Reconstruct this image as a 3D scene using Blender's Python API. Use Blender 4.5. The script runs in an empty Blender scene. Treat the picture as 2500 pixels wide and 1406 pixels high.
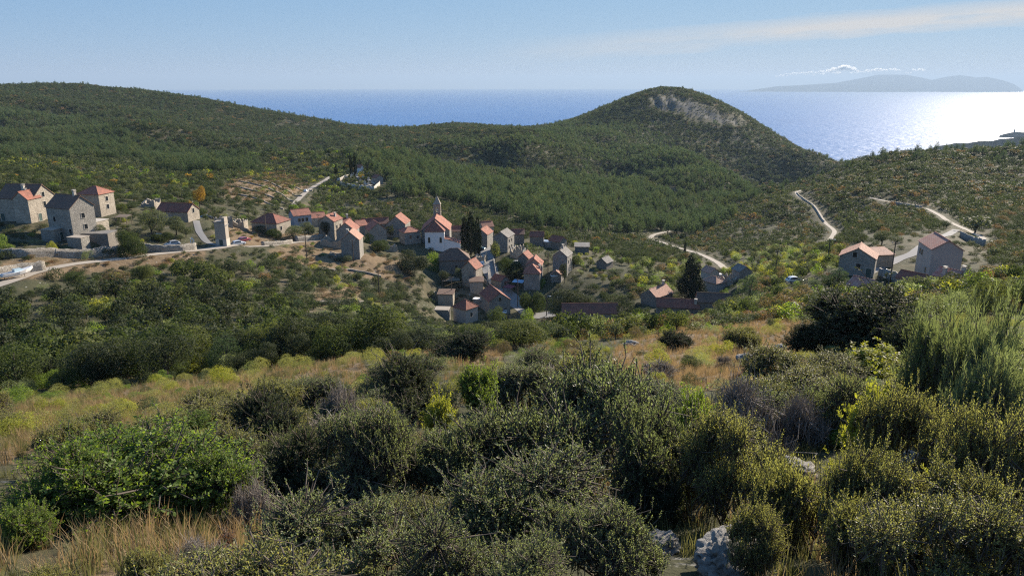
import bpy, math, random
import numpy as np
R = math.radians
# ------------------------------------------------------------------ camera, sky, sun, exposure
F_PX, PITCH = 1785.0, R(15.83)          # focal length in px of the 2500 px frame, pitch below the true horizon
CP, SP = math.cos(PITCH), math.sin(PITCH)
SUN_EL, SUN_AZ = R(25), R(41)           # azimuth measured to the right of the view axis (+Y)
SKY, SUN, EXPO = 0.10, 5.0, 1.12
SEA_H = 370.0
scn = bpy.context.scene
col = scn.collection
scn.cycles.use_denoising = False; scn.cycles.use_adaptive_sampling = False
cam = bpy.data.cameras.new('camera'); cam_o = bpy.data.objects.new('camera', cam); col.objects.link(cam_o)
cam.sensor_fit = 'HORIZONTAL'; cam.angle = 2*math.atan(1250/F_PX)
cam.clip_start = 0.1; cam.clip_end = 200000
cam_o.location = (0, 0, 0); cam_o.rotation_euler = (R(90)-PITCH, 0, 0)
scn.camera = cam_o
scn.view_settings.view_transform = 'Standard'; scn.view_settings.look = 'None'
scn.cycles.filter_width = 1.2; scn.view_settings.exposure = EXPO; scn.view_settings.gamma = 1
sl = bpy.data.lights.new('sun', 'SUN'); sl.energy = SUN; sl.angle = R(0.5); sl.color = (1.0, 0.88, 0.72)
so = bpy.data.objects.new('sun', sl); col.objects.link(so)
so.rotation_euler = (R(90)-SUN_EL, 0, math.pi-SUN_AZ)   # light travels towards -Y for azimuth 0
w = bpy.data.worlds.new('World'); scn.world = w; w.use_nodes = True
nt = w.node_tree; nt.nodes.clear()
def N(nt, t, **k):
    n = nt.nodes.new(t)
    for a, b in k.items():
        if a.startswith('i_'):
            n.inputs[a[2:].replace('_', ' ')].default_value = b
        else: setattr(n, a, b)
    return n
out = N(nt, 'ShaderNodeOutputWorld'); bg = N(nt, 'ShaderNodeBackground'); bg.inputs[1].default_value = SKY
sky = N(nt, 'ShaderNodeTexSky'); sky.sky_type = 'NISHITA'; sky.sun_disc = False
sky.sun_elevation = SUN_EL; sky.sun_rotation = SUN_AZ; sky.altitude = 380; sky.air_density = 0.8; sky.dust_density = 0.0; sky.ozone_density = 3.0
# cirrus band: part of the sky dome, laid out by world direction
def M(nt, op, a, b=None, c=None):
    n = nt.nodes.new('ShaderNodeMath'); n.operation = op
    for i, v in enumerate((a, b, c)):
        if v is None: continue
        if isinstance(v, (int, float)): n.inputs[i].default_value = v
        else: nt.links.new(v, n.inputs[i])
    return n.outputs[0]
def ramp(nt, fac, stops, interp='LINEAR'):
    n = nt.nodes.new('ShaderNodeValToRGB'); cr = n.color_ramp; cr.interpolation = interp
    while len(cr.elements) < len(stops): cr.elements.new(0.5)
    for e, (p, c) in zip(cr.elements, stops):
        e.position = p; e.color = (c, c, c, 1) if isinstance(c, (int, float)) else (*c, 1)
    nt.links.new(fac, n.inputs[0]); return n.outputs[0]
def mixc(nt, fac, a, b, mode='MIX'):
    n = nt.nodes.new('ShaderNodeMix'); n.data_type = 'RGBA'; n.blend_type = mode
    for s, v in ((n.inputs['Factor'], fac), (n.inputs['A'], a), (n.inputs['B'], b)):
        if isinstance(v, (int, float)): s.default_value = v
        elif isinstance(v, tuple): s.default_value = (*v, 1)
        else: nt.links.new(v, s)
    return n.outputs['Result']
tc = N(nt, 'ShaderNodeTexCoord'); sx = N(nt, 'ShaderNodeSeparateXYZ'); nt.links.new(tc.outputs['Generated'], sx.inputs[0])
yy = M(nt, 'MAXIMUM', sx.outputs[1], 0.05)
az = M(nt, 'DIVIDE', sx.outputs[0], yy); el = M(nt, 'DIVIDE', sx.outputs[2], yy)
cvec = N(nt, 'ShaderNodeCombineXYZ'); nt.links.new(M(nt, 'MULTIPLY', az, 3.0), cvec.inputs[0])
tilt = M(nt, 'SUBTRACT', el, M(nt, 'MULTIPLY', az, 0.078))
nt.links.new(M(nt, 'MULTIPLY', tilt, 26.0), cvec.inputs[1])
ns = N(nt, 'ShaderNodeTexNoise'); ns.inputs['Scale'].default_value = 1.6; ns.inputs['Detail'].default_value = 9; ns.inputs['Roughness'].default_value = .62
nt.links.new(cvec.outputs[0], ns.inputs['Vector'])
wob = M(nt, 'ADD', tilt, M(nt, 'MULTIPLY', M(nt, 'SUBTRACT', ns.outputs[0], .5), 0.03))
band = M(nt, 'SUBTRACT', 1.0, M(nt, 'MULTIPLY', M(nt, 'ABSOLUTE', M(nt, 'SUBTRACT', wob, 0.034)), 55.0))
band = M(nt, 'MAXIMUM', band, 0.0)
gate = ramp(nt, M(nt, 'ADD', M(nt, 'MULTIPLY', az, .5), .5), [(0.48, 0), (0.58, .5), (0.72, 1)])
dens = M(nt, 'MULTIPLY', M(nt, 'MULTIPLY', M(nt, 'POWER', band, 0.8), gate), ramp(nt, ns.outputs[0], [(.3, .35), (.62, 1)]))
ss = N(nt, 'ShaderNodeSeparateColor'); nt.links.new(sky.outputs[0], ss.inputs[0]); sc_ = N(nt, 'ShaderNodeCombineColor')
for i_, (k_, e_) in enumerate(((.735, .52), (1.27, .34), (2.42, .155))): nt.links.new(M(nt, 'MULTIPLY', M(nt, 'POWER', ss.outputs[i_], e_), k_), sc_.inputs[i_])
skyc = sc_.outputs[0]
skyc2 = mixc(nt, M(nt, 'MINIMUM', M(nt, 'MULTIPLY', dens, 1.35), .9), skyc, (3.3, 3.2, 3.1))
nt.links.new(skyc2, bg.inputs[0]); nt.links.new(bg.outputs[0], out.inputs[0])

# ------------------------------------------------------------------ helpers
rng = np.random.default_rng(7)
def dirv(u, v):
    dv = (703-v)/F_PX
    return np.array([(u-1250)/F_PX, CP+dv*SP, -SP+dv*CP])
def P(u, v, Y):
    d = dirv(u, v); return d*(Y/d[1])
def proj(x, y, z):
    dep = y*CP - z*SP
    return 1250+F_PX*x/dep, 703-F_PX*(y*SP+z*CP)/dep
def inpoly(u, v, pts):
    u = np.asarray(u); v = np.asarray(v); r = np.zeros(u.shape, bool); n = len(pts)
    for i in range(n):
        x1, y1 = pts[i]; x2, y2 = pts[i-1]
        if y1 == y2: continue
        c = ((y1 > v) != (y2 > v)) & (u < (x2-x1)*(v-y1)/(y2-y1)+x1); r ^= c
    return r
def tag(o, label=None, cat=None, group=None, kind=None):
    for k, v in (('label', label), ('category', cat), ('group', group), ('kind', kind)):
        if v: o[k] = v
    return o
def empty(name, loc=(0, 0, 0), rz=0.0):
    o = bpy.data.objects.new(name, None); col.objects.link(o); o.location = loc; o.rotation_euler = (0, 0, rz); o.empty_display_size = .3
    return o
def mesh(name, V, Fq=None, Ft=None, smooth=False, mats=None, midx=None):
    V = np.asarray(V, np.float32).reshape(-1, 3); me = bpy.data.meshes.new(name); me.vertices.add(len(V)); me.vertices.foreach_set('co', V.ravel())
    loops = []; starts = []; tot = 0
    for Fa, k in ((Fq, 4), (Ft, 3)):
        if Fa is None or len(Fa) == 0: continue
        Fa = np.asarray(Fa, np.int32).reshape(-1, k); loops.append(Fa.ravel()); starts.append(np.arange(len(Fa), dtype=np.int32)*k+tot); tot += Fa.size
    if loops:
        L = np.concatenate(loops); S = np.concatenate(starts)
        me.loops.add(len(L)); me.loops.foreach_set('vertex_index', L); me.polygons.add(len(S)); me.polygons.foreach_set('loop_start', S)
        if smooth: me.polygons.foreach_set('use_smooth', np.ones(len(S), bool))
    for m in (mats or []): me.materials.append(m)
    if midx is not None: me.polygons.foreach_set('material_index', np.asarray(midx, np.int32))
    me.update(calc_edges=True); me.validate(); return me
def obj(name, me, mat=None, parent=None, loc=None):
    o = bpy.data.objects.new(name, me); col.objects.link(o)
    if mat is not None and len(me.materials) == 0: me.materials.append(mat)
    if parent is not None: o.parent = parent
    if loc is not None: o.location = loc
    return o
class MB:
    """collects boxes, prisms and tubes for one mesh"""
    def __init__(s): s.v = []; s.f = []
    def add(s, vs, fs):
        b = len(s.v); s.v += [tuple(map(float, q)) for q in vs]; s.f += [tuple(i+b for i in q) for q in fs]; return s
    def box(s, x0, x1, y0, y1, z0, z1):
        return s.add([(x0, y0, z0), (x1, y0, z0), (x1, y1, z0), (x0, y1, z0), (x0, y0, z1), (x1, y0, z1), (x1, y1, z1), (x0, y1, z1)],
                     [(0, 3, 2, 1), (4, 5, 6, 7), (0, 1, 5, 4), (1, 2, 6, 5), (2, 3, 7, 6), (3, 0, 4, 7)])
    def slab(s, quad, n, t):
        a = [np.array(q, float) for q in quad]; n = np.array(n, float)*t
        return s.add(a+[q-n for q in a], [(0, 1, 2, 3), (7, 6, 5, 4), (0, 4, 5, 1), (1, 5, 6, 2), (2, 6, 7, 3), (3, 7, 4, 0)])
    def tube(s, pts, rad, k=8, cap=True):
        pts = [np.array(p, float) for p in pts]; rad = rad if hasattr(rad, '__len__') else [rad]*len(pts); vs = []; fs = []
        for i, p in enumerate(pts):
            d = pts[min(i+1, len(pts)-1)]-pts[max(i-1, 0)]; d = d/(np.linalg.norm(d)+1e-9)
            a = np.cross(d, (0, 0, 1) if abs(d[2]) < .9 else (1, 0, 0)); a /= np.linalg.norm(a); b = np.cross(d, a)
            for j in range(k):
                t = 2*math.pi*j/k; vs.append(p+rad[i]*(math.cos(t)*a+math.sin(t)*b))
        for i in range(len(pts)-1):
            for j in range(k): fs.append((i*k+j, i*k+(j+1) % k, (i+1)*k+(j+1) % k, (i+1)*k+j))
        if cap: fs += [tuple(range(k)), tuple(reversed(range((len(pts)-1)*k, len(pts)*k)))]
        return s.add(vs, fs)
    def build(s, name, mat=None, parent=None, loc=None, smooth=False):
        me = bpy.data.meshes.new(name); me.from_pydata(s.v, [], s.f)
        if smooth:
            me.polygons.foreach_set('use_smooth', np.ones(len(me.polygons), bool))
        me.update(); return obj(name, me, mat, parent, loc)
# ------------------------------------------------------------------ materials
def mat_new(name):
    m = bpy.data.materials.new(name); m.use_nodes = True; nt = m.node_tree; nt.nodes.clear()
    o = N(nt, 'ShaderNodeOutputMaterial'); b = N(nt, 'ShaderNodeBsdfPrincipled'); nt.links.new(b.outputs[0], o.inputs[0]); return m, nt, b, o
def noise(nt, scale, detail=4, vec=None, rough=.55):
    n = N(nt, 'ShaderNodeTexNoise'); n.inputs['Scale'].default_value = scale; n.inputs['Detail'].default_value = detail; n.inputs['Roughness'].default_value = rough
    if vec is not None: nt.links.new(vec, n.inputs['Vector'])
    return n.outputs[0]
def geo_pos(nt): return N(nt, 'ShaderNodeNewGeometry').outputs['Position']
def objco(nt): return N(nt, 'ShaderNodeTexCoord').outputs['Object']
def bump(nt, b, h, dist=.1, s=.6):
    n = N(nt, 'ShaderNodeBump'); n.inputs['Distance'].default_value = dist; n.inputs['Strength'].default_value = s
    nt.links.new(h, n.inputs['Height']); nt.links.new(n.outputs[0], b.inputs['Normal'])
def plain(name, c, rough=.7, metal=0, var=.25, scale=3.0):
    m, nt, b, o = mat_new(name); n = noise(nt, scale, 5, objco(nt))
    nt.links.new(mixc(nt, n, tuple(x*(1-var) for x in c), tuple(min(1, x*(1+var)) for x in c)), b.inputs['Base Color'])
    b.inputs['Roughness'].default_value = rough; b.inputs['Metallic'].default_value = metal; return m
def stone(name, c1, c2, mortar, sc=2.2):
    m, nt, b, o = mat_new(name); co = objco(nt); v = N(nt, 'ShaderNodeTexVoronoi'); v.inputs['Scale'].default_value = sc
    mp = N(nt, 'ShaderNodeMapping'); mp.inputs['Scale'].default_value = (1, 1, 1.7); nt.links.new(co, mp.inputs[0]); nt.links.new(mp.outputs[0], v.inputs['Vector'])
    bw = N(nt, 'ShaderNodeSeparateColor'); nt.links.new(v.outputs['Color'], bw.inputs[0])
    base = mixc(nt, bw.outputs[0], c1, c2)
    e = N(nt, 'ShaderNodeTexVoronoi', feature='DISTANCE_TO_EDGE'); e.inputs['Scale'].default_value = sc; nt.links.new(mp.outputs[0], e.inputs['Vector'])
    base = mixc(nt, ramp(nt, e.outputs['Distance'], [(0.0, 1), (.09, 0)]), base, mortar)
    st = ramp(nt, noise(nt, .35, 6, co), [(.35, 0), (.7, 1)])
    base = mixc(nt, M(nt, 'MULTIPLY', st, .45), base, tuple(x*.55 for x in c1), )
    nt.links.new(base, b.inputs['Base Color']); b.inputs['Roughness'].default_value = .9
    bump(nt, b, ramp(nt, e.outputs['Distance'], [(0, 0), (.12, 1)]), .06, .8); return m
def tiles(name, c1, c2, c3, pitch=.30):
    m, nt, b, o = mat_new(name); co = objco(nt); wv = N(nt, 'ShaderNodeTexWave', wave_type='BANDS', bands_direction='X'); wv.inputs['Scale'].default_value = .314/pitch; wv.inputs['Distortion'].default_value = .6; wv.inputs['Detail'].default_value = 1
    nt.links.new(co, wv.inputs['Vector'])
    v = N(nt, 'ShaderNodeTexVoronoi'); v.inputs['Scale'].default_value = 3.2; nt.links.new(co, v.inputs['Vector']); s = N(nt, 'ShaderNodeSeparateColor'); nt.links.new(v.outputs['Color'], s.inputs[0])
    base = mixc(nt, s.outputs[0], c1, c2); base = mixc(nt, ramp(nt, noise(nt, .7, 6, co), [(.42, 0), (.68, .8)]), base, c3)
    base = mixc(nt, M(nt, 'MULTIPLY', ramp(nt, wv.outputs[1], [(.0, 1), (.35, 0)]), .35), base, tuple(x*.4 for x in c1))
    nt.links.new(base, b.inputs['Base Color']); b.inputs['Roughness'].default_value = .85; bump(nt, b, wv.outputs[1], .08, .9); return m
def foliage(name, c1, c2, trans=.35, rough=.65, spec=.06, hue=None, tcol=None):
    m, nt, b, o = mat_new(name); g = N(nt, 'ShaderNodeNewGeometry'); oi = N(nt, 'ShaderNodeObjectInfo')
    f = M(nt, 'ADD', M(nt, 'MULTIPLY', g.outputs['Random Per Island'], .55), M(nt, 'MULTIPLY', oi.outputs['Random'], .45))
    base = mixc(nt, f, c1, c2)
    if hue:
        base = mixc(nt, ramp(nt, M(nt, 'FRACT', M(nt, 'MULTIPLY', oi.outputs['Random'], 7.31)), [(.55, 0), (1, .8)]), base, hue)
    nt.links.new(base, b.inputs['Base Color']); b.inputs['Roughness'].default_value = rough; b.inputs['Specular IOR Level'].default_value = spec
    t = N(nt, 'ShaderNodeBsdfTranslucent')
    nt.links.new(mixc(nt, 1.0, base, tcol or (1.5, 1.6, .7), 'MULTIPLY'), t.inputs[0])
    mx = N(nt, 'ShaderNodeMixShader'); mx.inputs[0].default_value = trans
    nt.links.new(b.outputs[0], mx.inputs[1]); nt.links.new(t.outputs[0], mx.inputs[2]); nt.links.new(mx.outputs[0], o.inputs[0]); return m
MT = {
 'stone': stone('rubble_stone', (.30, .255, .20), (.47, .41, .33), (.40, .36, .30)),
 'stone_gray': stone('grey_stone', (.22, .205, .18), (.36, .335, .295), (.30, .28, .25)),
 'stone_dark': stone('weathered_stone', (.17, .15, .13), (.29, .26, .22), (.22, .2, .18)),
 'dry': stone('dry_stone', (.26, .23, .19), (.50, .46, .40), (.06, .05, .04), 3.2),
 'white': plain('white_render', (.74, .72, .70), .8, 0, .06, .8),
 'render': plain('grey_render', (.36, .33, .30), .9, 0, .2, .6),
 'blue_render': plain('blue_grey_render', (.30, .33, .38), .9, 0, .15, .6),
 'concrete': plain('concrete', (.33, .285, .235), .9, 0, .18, .9),
 'trim': plain('pale_stone_trim', (.44, .40, .345), .85, 0, .12, 2),
 'tile': tiles('red_roof_tiles', (.30, .108, .070), (.42, .170, .112), (.20, .095, .068)),
 'tile_pale': tiles('pale_roof_tiles', (.38, .20, .14), (.50, .29, .21), (.34, .21, .16)),
 'tile_dark': tiles('dark_roof_tiles', (.21, .072, .048), (.32, .11, .068), (.15, .075, .055)),
 'tile_brown': tiles('brown_roof_tiles', (.135, .075, .052), (.20, .115, .078), (.115, .082, .065)),
 'tile_stripe': tiles('sheet_roof', (.36, .14, .10), (.44, .20, .15), (.40, .27, .22), .62),
 'slate': tiles('grey_stone_roof', (.17, .155, .14), (.27, .25, .225), (.13, .12, .11), .4),
 'glass': plain('dark_window_glass', (.02, .025, .03), .12, 0, .1),
 'green': plain('green_shutter', (.035, .07, .06), .6), 'wood': plain('weathered_wood', (.16, .12, .085), .8, 0, .3, 2),
 'metal': plain('galvanised_metal', (.45, .46, .48), .4, .6), 'bark': plain('bark', (.085, .068, .052), .95, 0, .35, 6),
 'twig': plain('grey_twig', (.21, .185, .165), .9, 0, .3, 8), 'twig_dark': plain('dark_twig', (.075, .058, .045), .9, 0, .3, 8),
 'rubber': plain('tyre_rubber', (.02, .02, .02), .8), 'lampw': plain('white_lamp', (.7, .7, .66), .3),
 'blue': plain('blue_tarpaulin', (.25, .45, .66), .5), 'awn': plain('maroon_awning', (.16, .03, .045), .8), 'bluemetal': plain('blue_metal_roof', (.30, .38, .50), .4, .2),
 'maquis': foliage('maquis_leaves', (.034, .048, .026), (.082, .098, .053), .30, hue=(.088, .092, .050)),
 'pine': foliage('pine_needles', (.042, .066, .036), (.108, .142, .074), .34, hue=(.122, .135, .060), tcol=(1.35, 1.45, .95)),
 'broad': foliage('broad_leaves', (.036, .052, .022), (.092, .112, .046), .36, hue=(0.134, 0.140, 0.056)),
 'olive': foliage('olive_leaves', (0.084, 0.095, 0.056), (0.151, 0.162, 0.095), .28),
 'dark': foliage('holm_oak_leaves', (0.029, 0.038, 0.022), (0.072, 0.081, 0.047), .26),
 'cyp': foliage('cypress_leaves', (.012, .018, .012), (.028, .038, .022), .14),
 'dryleaf': foliage('dry_leaves', (.13, .095, .06), (.21, .155, .10), .3, hue=(.24, .13, .07)),
 'autumn': foliage('autumn_leaves', (.26, .15, .04), (.42, .26, .07), .4),
 'bright': foliage('mastic_leaves', (.095, .145, .034), (.165, .220, .062), .48, .5, .18, tcol=(1.7, 1.75, .55)),
 'yellow': foliage('terebinth_leaves', (.165, .190, .040), (.340, .335, .080), .48, .55, .12, tcol=(1.5, 1.5, .55)),
 'phil': foliage('phillyrea_leaves', (.122, .150, .078), (.250, .280, .155), .44, .46, .25, tcol=(1.5, 1.55, .8)),
 'heath': foliage('rosemary_leaves', (.165, .180, .068), (.310, .312, .120), .47, .5, .3, tcol=(1.45, 1.4, .75)),
 'grass': foliage('dry_grass', (.20, .145, .08), (.36, .27, .16), .4, .7, .2, tcol=(1.2, 1.1, .85)),
 'greengrass': foliage('green_grass', (.10, .105, .045), (.19, .18, .085), .4, .7, .2, tcol=(1.2, 1.2, .8)),
 'russet': foliage('russet_leaves', (.17, .07, .035), (.26, .12, .06), .35),
}
# rock
def rockmat():
    m, nt, b, o = mat_new('limestone'); co = objco(nt); n1 = noise(nt, 1.1, 9, co, .65); n2 = noise(nt, 7, 6, co)
    c = mixc(nt, ramp(nt, n1, [(.3, 0), (.7, 1)]), (.12, .112, .10), (.30, .285, .26)); c = mixc(nt, ramp(nt, n2, [(.6, 0), (.72, .8)]), c, (.08, .075, .07))
    nt.links.new(c, b.inputs['Base Color']); b.inputs['Roughness'].default_value = .92
    bump(nt, b, M(nt, 'ADD', n1, M(nt, 'MULTIPLY', n2, .4)), .12, .9); return m
MT['rock'] = rockmat()

# ------------------------------------------------------------------ buildings table (needed by the terrain)
# u,v: ridge midpoint in the photo's pixels, Y: distance ahead; a: ridge angle seen from the viewer; L,W,H,rise
HOUSES = [
# name,u,v,Y,a,L,W,H,rh,type,wall,roof,wins[(side,s,z)],doors[(side,s)],chimneys[(fx,fy)],label
('stone_house',166,477,185,-54,8.6,6.8,8.4,2.7,'gable','stone_gray','tile_brown',[(0,.5,6.2),(0,.55,3.3),(3,.3,5.4),(3,.25,2.6),(3,.9,2.6)],[],[(.28,0)],'tall three storey grey stone house with brown tile roof above gravel road'),
('stone_house',58,451,200,-40,10,8,6.0,3.1,'gable','stone','tile_brown',[(0,.5,4.1),(0,.5,6.6)],[(3,.08)],[(.1,-.2)],'stone house with lit gable and long dark roof at the left village edge'),
('house_wing',62,467,190,48,4.6,4.4,4.6,1.8,'gable','stone','tile',[],[(3,.7)],[(.3,.3)],'low stone wing with bright orange roof built against the leftmost house'),
('tower_house',231,454,206,-40,6.6,6.2,6.3,2.0,'hip','stone','tile',[(0,.5,4.7),(0,.5,2.4)],[],[],'square sunlit stone tower house with orange pyramid roof behind the grey house'),
('stone_house',432,497,235,-35,10.5,6,3.4,2.0,'gable','stone','tile_dark',[(0,.5,3.4)],[],[],'long low stone house with dark red roof and small lit gable above the car park'),
('stone_house',660,521,250,-35,9.6,8.2,4.2,2.5,'hip','stone','tile_dark',[(0,.3,2.2)],[],[],'wide stone house with dark red hipped roof right of the transformer tower'),
('rendered_house',731,511,272,18,6.6,6,4.4,1.8,'gable','blue_render','tile',[(3,.3,2.7),(3,.5,2.7),(3,.72,2.7)],[],[],'blue grey rendered house with three front windows and pale red roof'),
('stone_house',772,519,276,15,5.5,5,3.8,1.6,'gable','stone_gray','tile',[],[],[],'low house with red roof adjoining the blue grey rendered house'),
('stone_house',806,523,250,62,6.4,5.8,6.0,1.9,'gable','stone','tile',[(3,.3,3.8),(3,.7,3.8),(3,.3,1.5),(3,.7,1.5)],[],[(.1,-.25)],'tall narrow stone house with sunlit window front and orange roof'),
('stone_house',836,534,268,20,6,5,4.5,1.6,'gable','stone_gray','tile_dark',[],[],[(.3,0)],'stone house with dark red roof and white chimney behind the twin gables'),
('stone_house',848,540,247,78,7,6.4,5.4,2.6,'gable','stone_gray','tile',[],[],[],'larger rear house of the twin grey gables'),
('stone_house',858,562,232,78,6.4,5.8,6.2,2.5,'gable','stone_gray','tile_pale',[],[],[(.1,.25)],'nearer of the twin grey gabled houses standing over the dry slope'),
('stone_house',878,538,275,25,4,5,3.5,1.6,'gable','stone_gray','tile',[],[],[],'small red roofed house wedged in the row behind the courtyard'),
('stone_house',916,533,290,3,10,5,4,1.8,'gable','stone_dark','tile_dark',[],[],[],'long dark roofed house at the back of the courtyard row'),
('stone_house',916,541,262,104,6.5,6.2,5,2.5,'gable','stone_gray','tile',[],[],[],'grey gabled house with orange left slope beside the round bush'),
('stone_house',972,524,272,75,8,7.2,5.2,2.9,'gable','stone_gray','tile',[],[],[],'grey gabled house with large orange slope left of the church'),
('stone_house',1000,553,257,22,6.2,5.6,4.6,1.6,'hip','stone_gray','tile',[(3,.35,2.8),(3,.8,2.6)],[],[],'stone house with low pale red roof and broken shed just left of the church'),
('stone_house',1108,606,245,3,10.5,8.5,4.6,3.3,'hip','stone_dark','tile_brown',[(3,.55,2.4)],[],[],'broad old house with brown mossy hipped roof below the white apse'),
('stone_house',1152,634,236,66,5.6,5.2,5.6,2.5,'gable','stone','tile',[],[],[],'narrow ivy clad house with orange roof beside the village street'),
('stone_shed',1163,680,227,0,4.4,4,3.4,.6,'shed','stone_gray','tile_brown',[],[],[],'ruined stone shed with dark flat roof below the ivy clad house'),
('stone_house',1208,705,224,-72,10.2,7,4.8,2.5,'gable','stone_gray','tile_dark',[(0,.5,5.2),(0,.75,1.6)],[],[],'large gabled stone house with dark red roof at the lower end of the street'),
('stone_house',1136,731,214,-44,5.4,5.2,4.6,2.2,'hip','render','tile_dark',[(0,.45,2.6)],[],[],'small square house with red pyramid roof lowest in the village'),
('stone_shed',1089,711,222,-8,4.8,4.2,4,.4,'shed','stone','tile_brown',[],[],[],'roofed stone shed with sunlit end wall above the square house'),
('stone_house',1230,562,262,70,7.6,5.8,5.8,2.0,'gable','stone_gray','slate',[(3,.25,4.2),(3,.6,4.2),(3,.25,1.8),(3,.6,1.8)],[],[],'tall grey house with stone slab roof right of the cypress trees'),
('stone_house',1187,541,288,20,5,4.6,4,1.8,'gable','stone','tile',[(0,.5,2)],[],[],'red roofed house at the head of the street behind the cypress trees'),
('stone_house',1181,556,276,72,7.5,5.2,5.2,2.0,'gable','stone_gray','tile',[],[],[],'stone house with orange right slope directly beside the cypress trees'),
('stone_house',1116,552,285,4,7,5,4,1.6,'gable','stone','tile_dark',[],[],[],'house with plain red roof between the church and the cypress trees'),
('stone_house',1264,560,298,2,5,5,4,1.5,'gable','stone_dark','tile_dark',[],[],[],'dark red roofed house peeping out behind the grey slab roofed house'),
('stone_house',1311,566,292,-2,5.6,5,3.6,1.5,'gable','stone_dark','tile_dark',[],[],[],'low dark red roofed house at the valley edge behind the round tree'),
('stone_house',1362,577,290,-35,5.4,5,3.4,1.6,'gable','stone_dark','tile_dark',[],[],[],'dark house with red roof and blue lean-to at the valley edge'),
('stone_house',1283,615,252,70,4.8,4,4,1.8,'gable','stone_dark','tile',[],[],[],'small gabled house behind the stepped red roofed row'),
('stone_house',1306,627,246,84,6,5.2,5.4,2.2,'gable','stone_gray','tile',[],[],[],'rear and higher house of the stepped red roofed row'),
('stone_house',1301,645,236,84,6.4,5.4,5.6,2.4,'hip','stone_gray','tile',[],[],[(.2,-.4)],'front house of the stepped red roofed row with blank grey end wall'),
('stone_house',1374,607,248,74,6.6,5.2,6.4,2.0,'gable','stone_gray','slate',[(3,.3,4.2),(3,.7,4.2)],[],[(0,0)],'tall grey house with dark slab roof standing alone on the right of the village'),
('stone_hut',1361,658,235,76,4,3.6,2.6,1.3,'gable','stone_dark','tile_pale',[],[],[],'small red gabled hut below the lone grey house'),
('stone_house',1421,596,305,0,5.6,5,4.4,.6,'shed','stone_dark','slate',[],[],[],'hazy flat topped ruin among trees at the valley edge'),
('stone_hut',1477,628,262,62,5,4.2,2.6,1.5,'gable','stone_dark','slate',[],[],[],'grey gabled ruin hidden in the trees right of the village'),
('stone_hut',1221,672,241,-42,4.6,4.2,2.5,1.3,'gable','stone_gray','tile_dark',[(0,.5,1.6)],[],[],'little gabled house with white verge on the street bend'),
('long_house',1440,741,190,7,15.5,6,3.4,2.0,'gable','stone_gray','tile_dark',[],[(1,.35)],[],'long house with dull red roof at the road junction'),
('long_house',1655,730,196,3,11.5,5.6,3,1.7,'gable','stone_dark','tile_dark',[],[],[(.42,-.25)],'long dark red roof half hidden behind shrubs left of the round pine'),
('long_house',1742,716,205,8,9,6,3,1.8,'gable','stone_dark','tile_brown',[],[],[],'long brown roof with pale ridge lines below the cedar'),
('ruined_house',1605,700,215,55,8.5,5.6,3,2.0,'gable','stone_dark','tile_pale',[],[],[(.35,0)],'half collapsed house with patchy pale roof and capped chimney left of the cedar'),
('stone_house',1735,652,228,-50,4.6,4,3.4,1.4,'gable','render','tile_pale',[],[],[],'small house with lit pink roof peeping out right of the cedar'),
('stone_house',1745,674,218,-40,5.4,4.6,3.0,1.6,'hip','render','tile_pale',[],[],[],'low house with pale hipped roof at the foot of the cedar'),
('stone_hut',1812,648,228,-58,4.6,4.2,3.2,1.4,'gable','stone_gray','slate',[],[],[],'grey ruin with broken slab roof and white verges in the orchard'),
('stone_house',2100,600,172,86,6.6,7.4,4.6,2.1,'gable','stone_gray','tile_pale',[(1,.42,5.2),(1,.55,2.6)],[(1,.85)],[],'grey rubble gabled house with pale orange roof on the right hillside'),
('house_wing',2148,610,180,35,5,4.2,3,.8,'shed','stone','tile_pale',[],[],[],'low pale roofed wing behind the rubble gabled house'),
('stone_house',2300,578,166,-72,9.6,6.2,7.4,2.0,'gable','render','tile_stripe',[(3,.2,5.4),(3,.35,5.4),(3,.75,2.2)],[],[],'largest house of the right hamlet with tall blank gable and ribbed roof'),
('stone_house',2322,658,150,-30,4.6,4.4,3.2,1.4,'gable','stone','tile_stripe',[(1,.5,1.8)],[],[(-.1,-.3),(.5,.1)],'low house with ribbed pink roof and two chimneys below the tall blank gable'),
('stone_hut',2110,680,140,-32,4.2,4,3,1.3,'gable','stone','tile_stripe',[],[(3,.7)],[],'hut with ribbed red and white sheet roof among pines'),
('chapel',877,403,440,-30,4,3.5,3,1.5,'gable','white','tile',[],[],[],'tiny white cemetery chapel with red roof under the twin cypresses'),
('stone_hut',921,427,425,-60,5,4.5,3.6,1.4,'gable','stone_gray','tile_dark',[],[],[],'stone hut with dark roof at the lower corner of the cemetery'),
('stone_hut',2232,666,155,-25,5.2,4,2.6,1.2,'gable','stone','tile_dark',[],[],[],'low hut with dark roof in front of the tall blank gable'),
]
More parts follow.
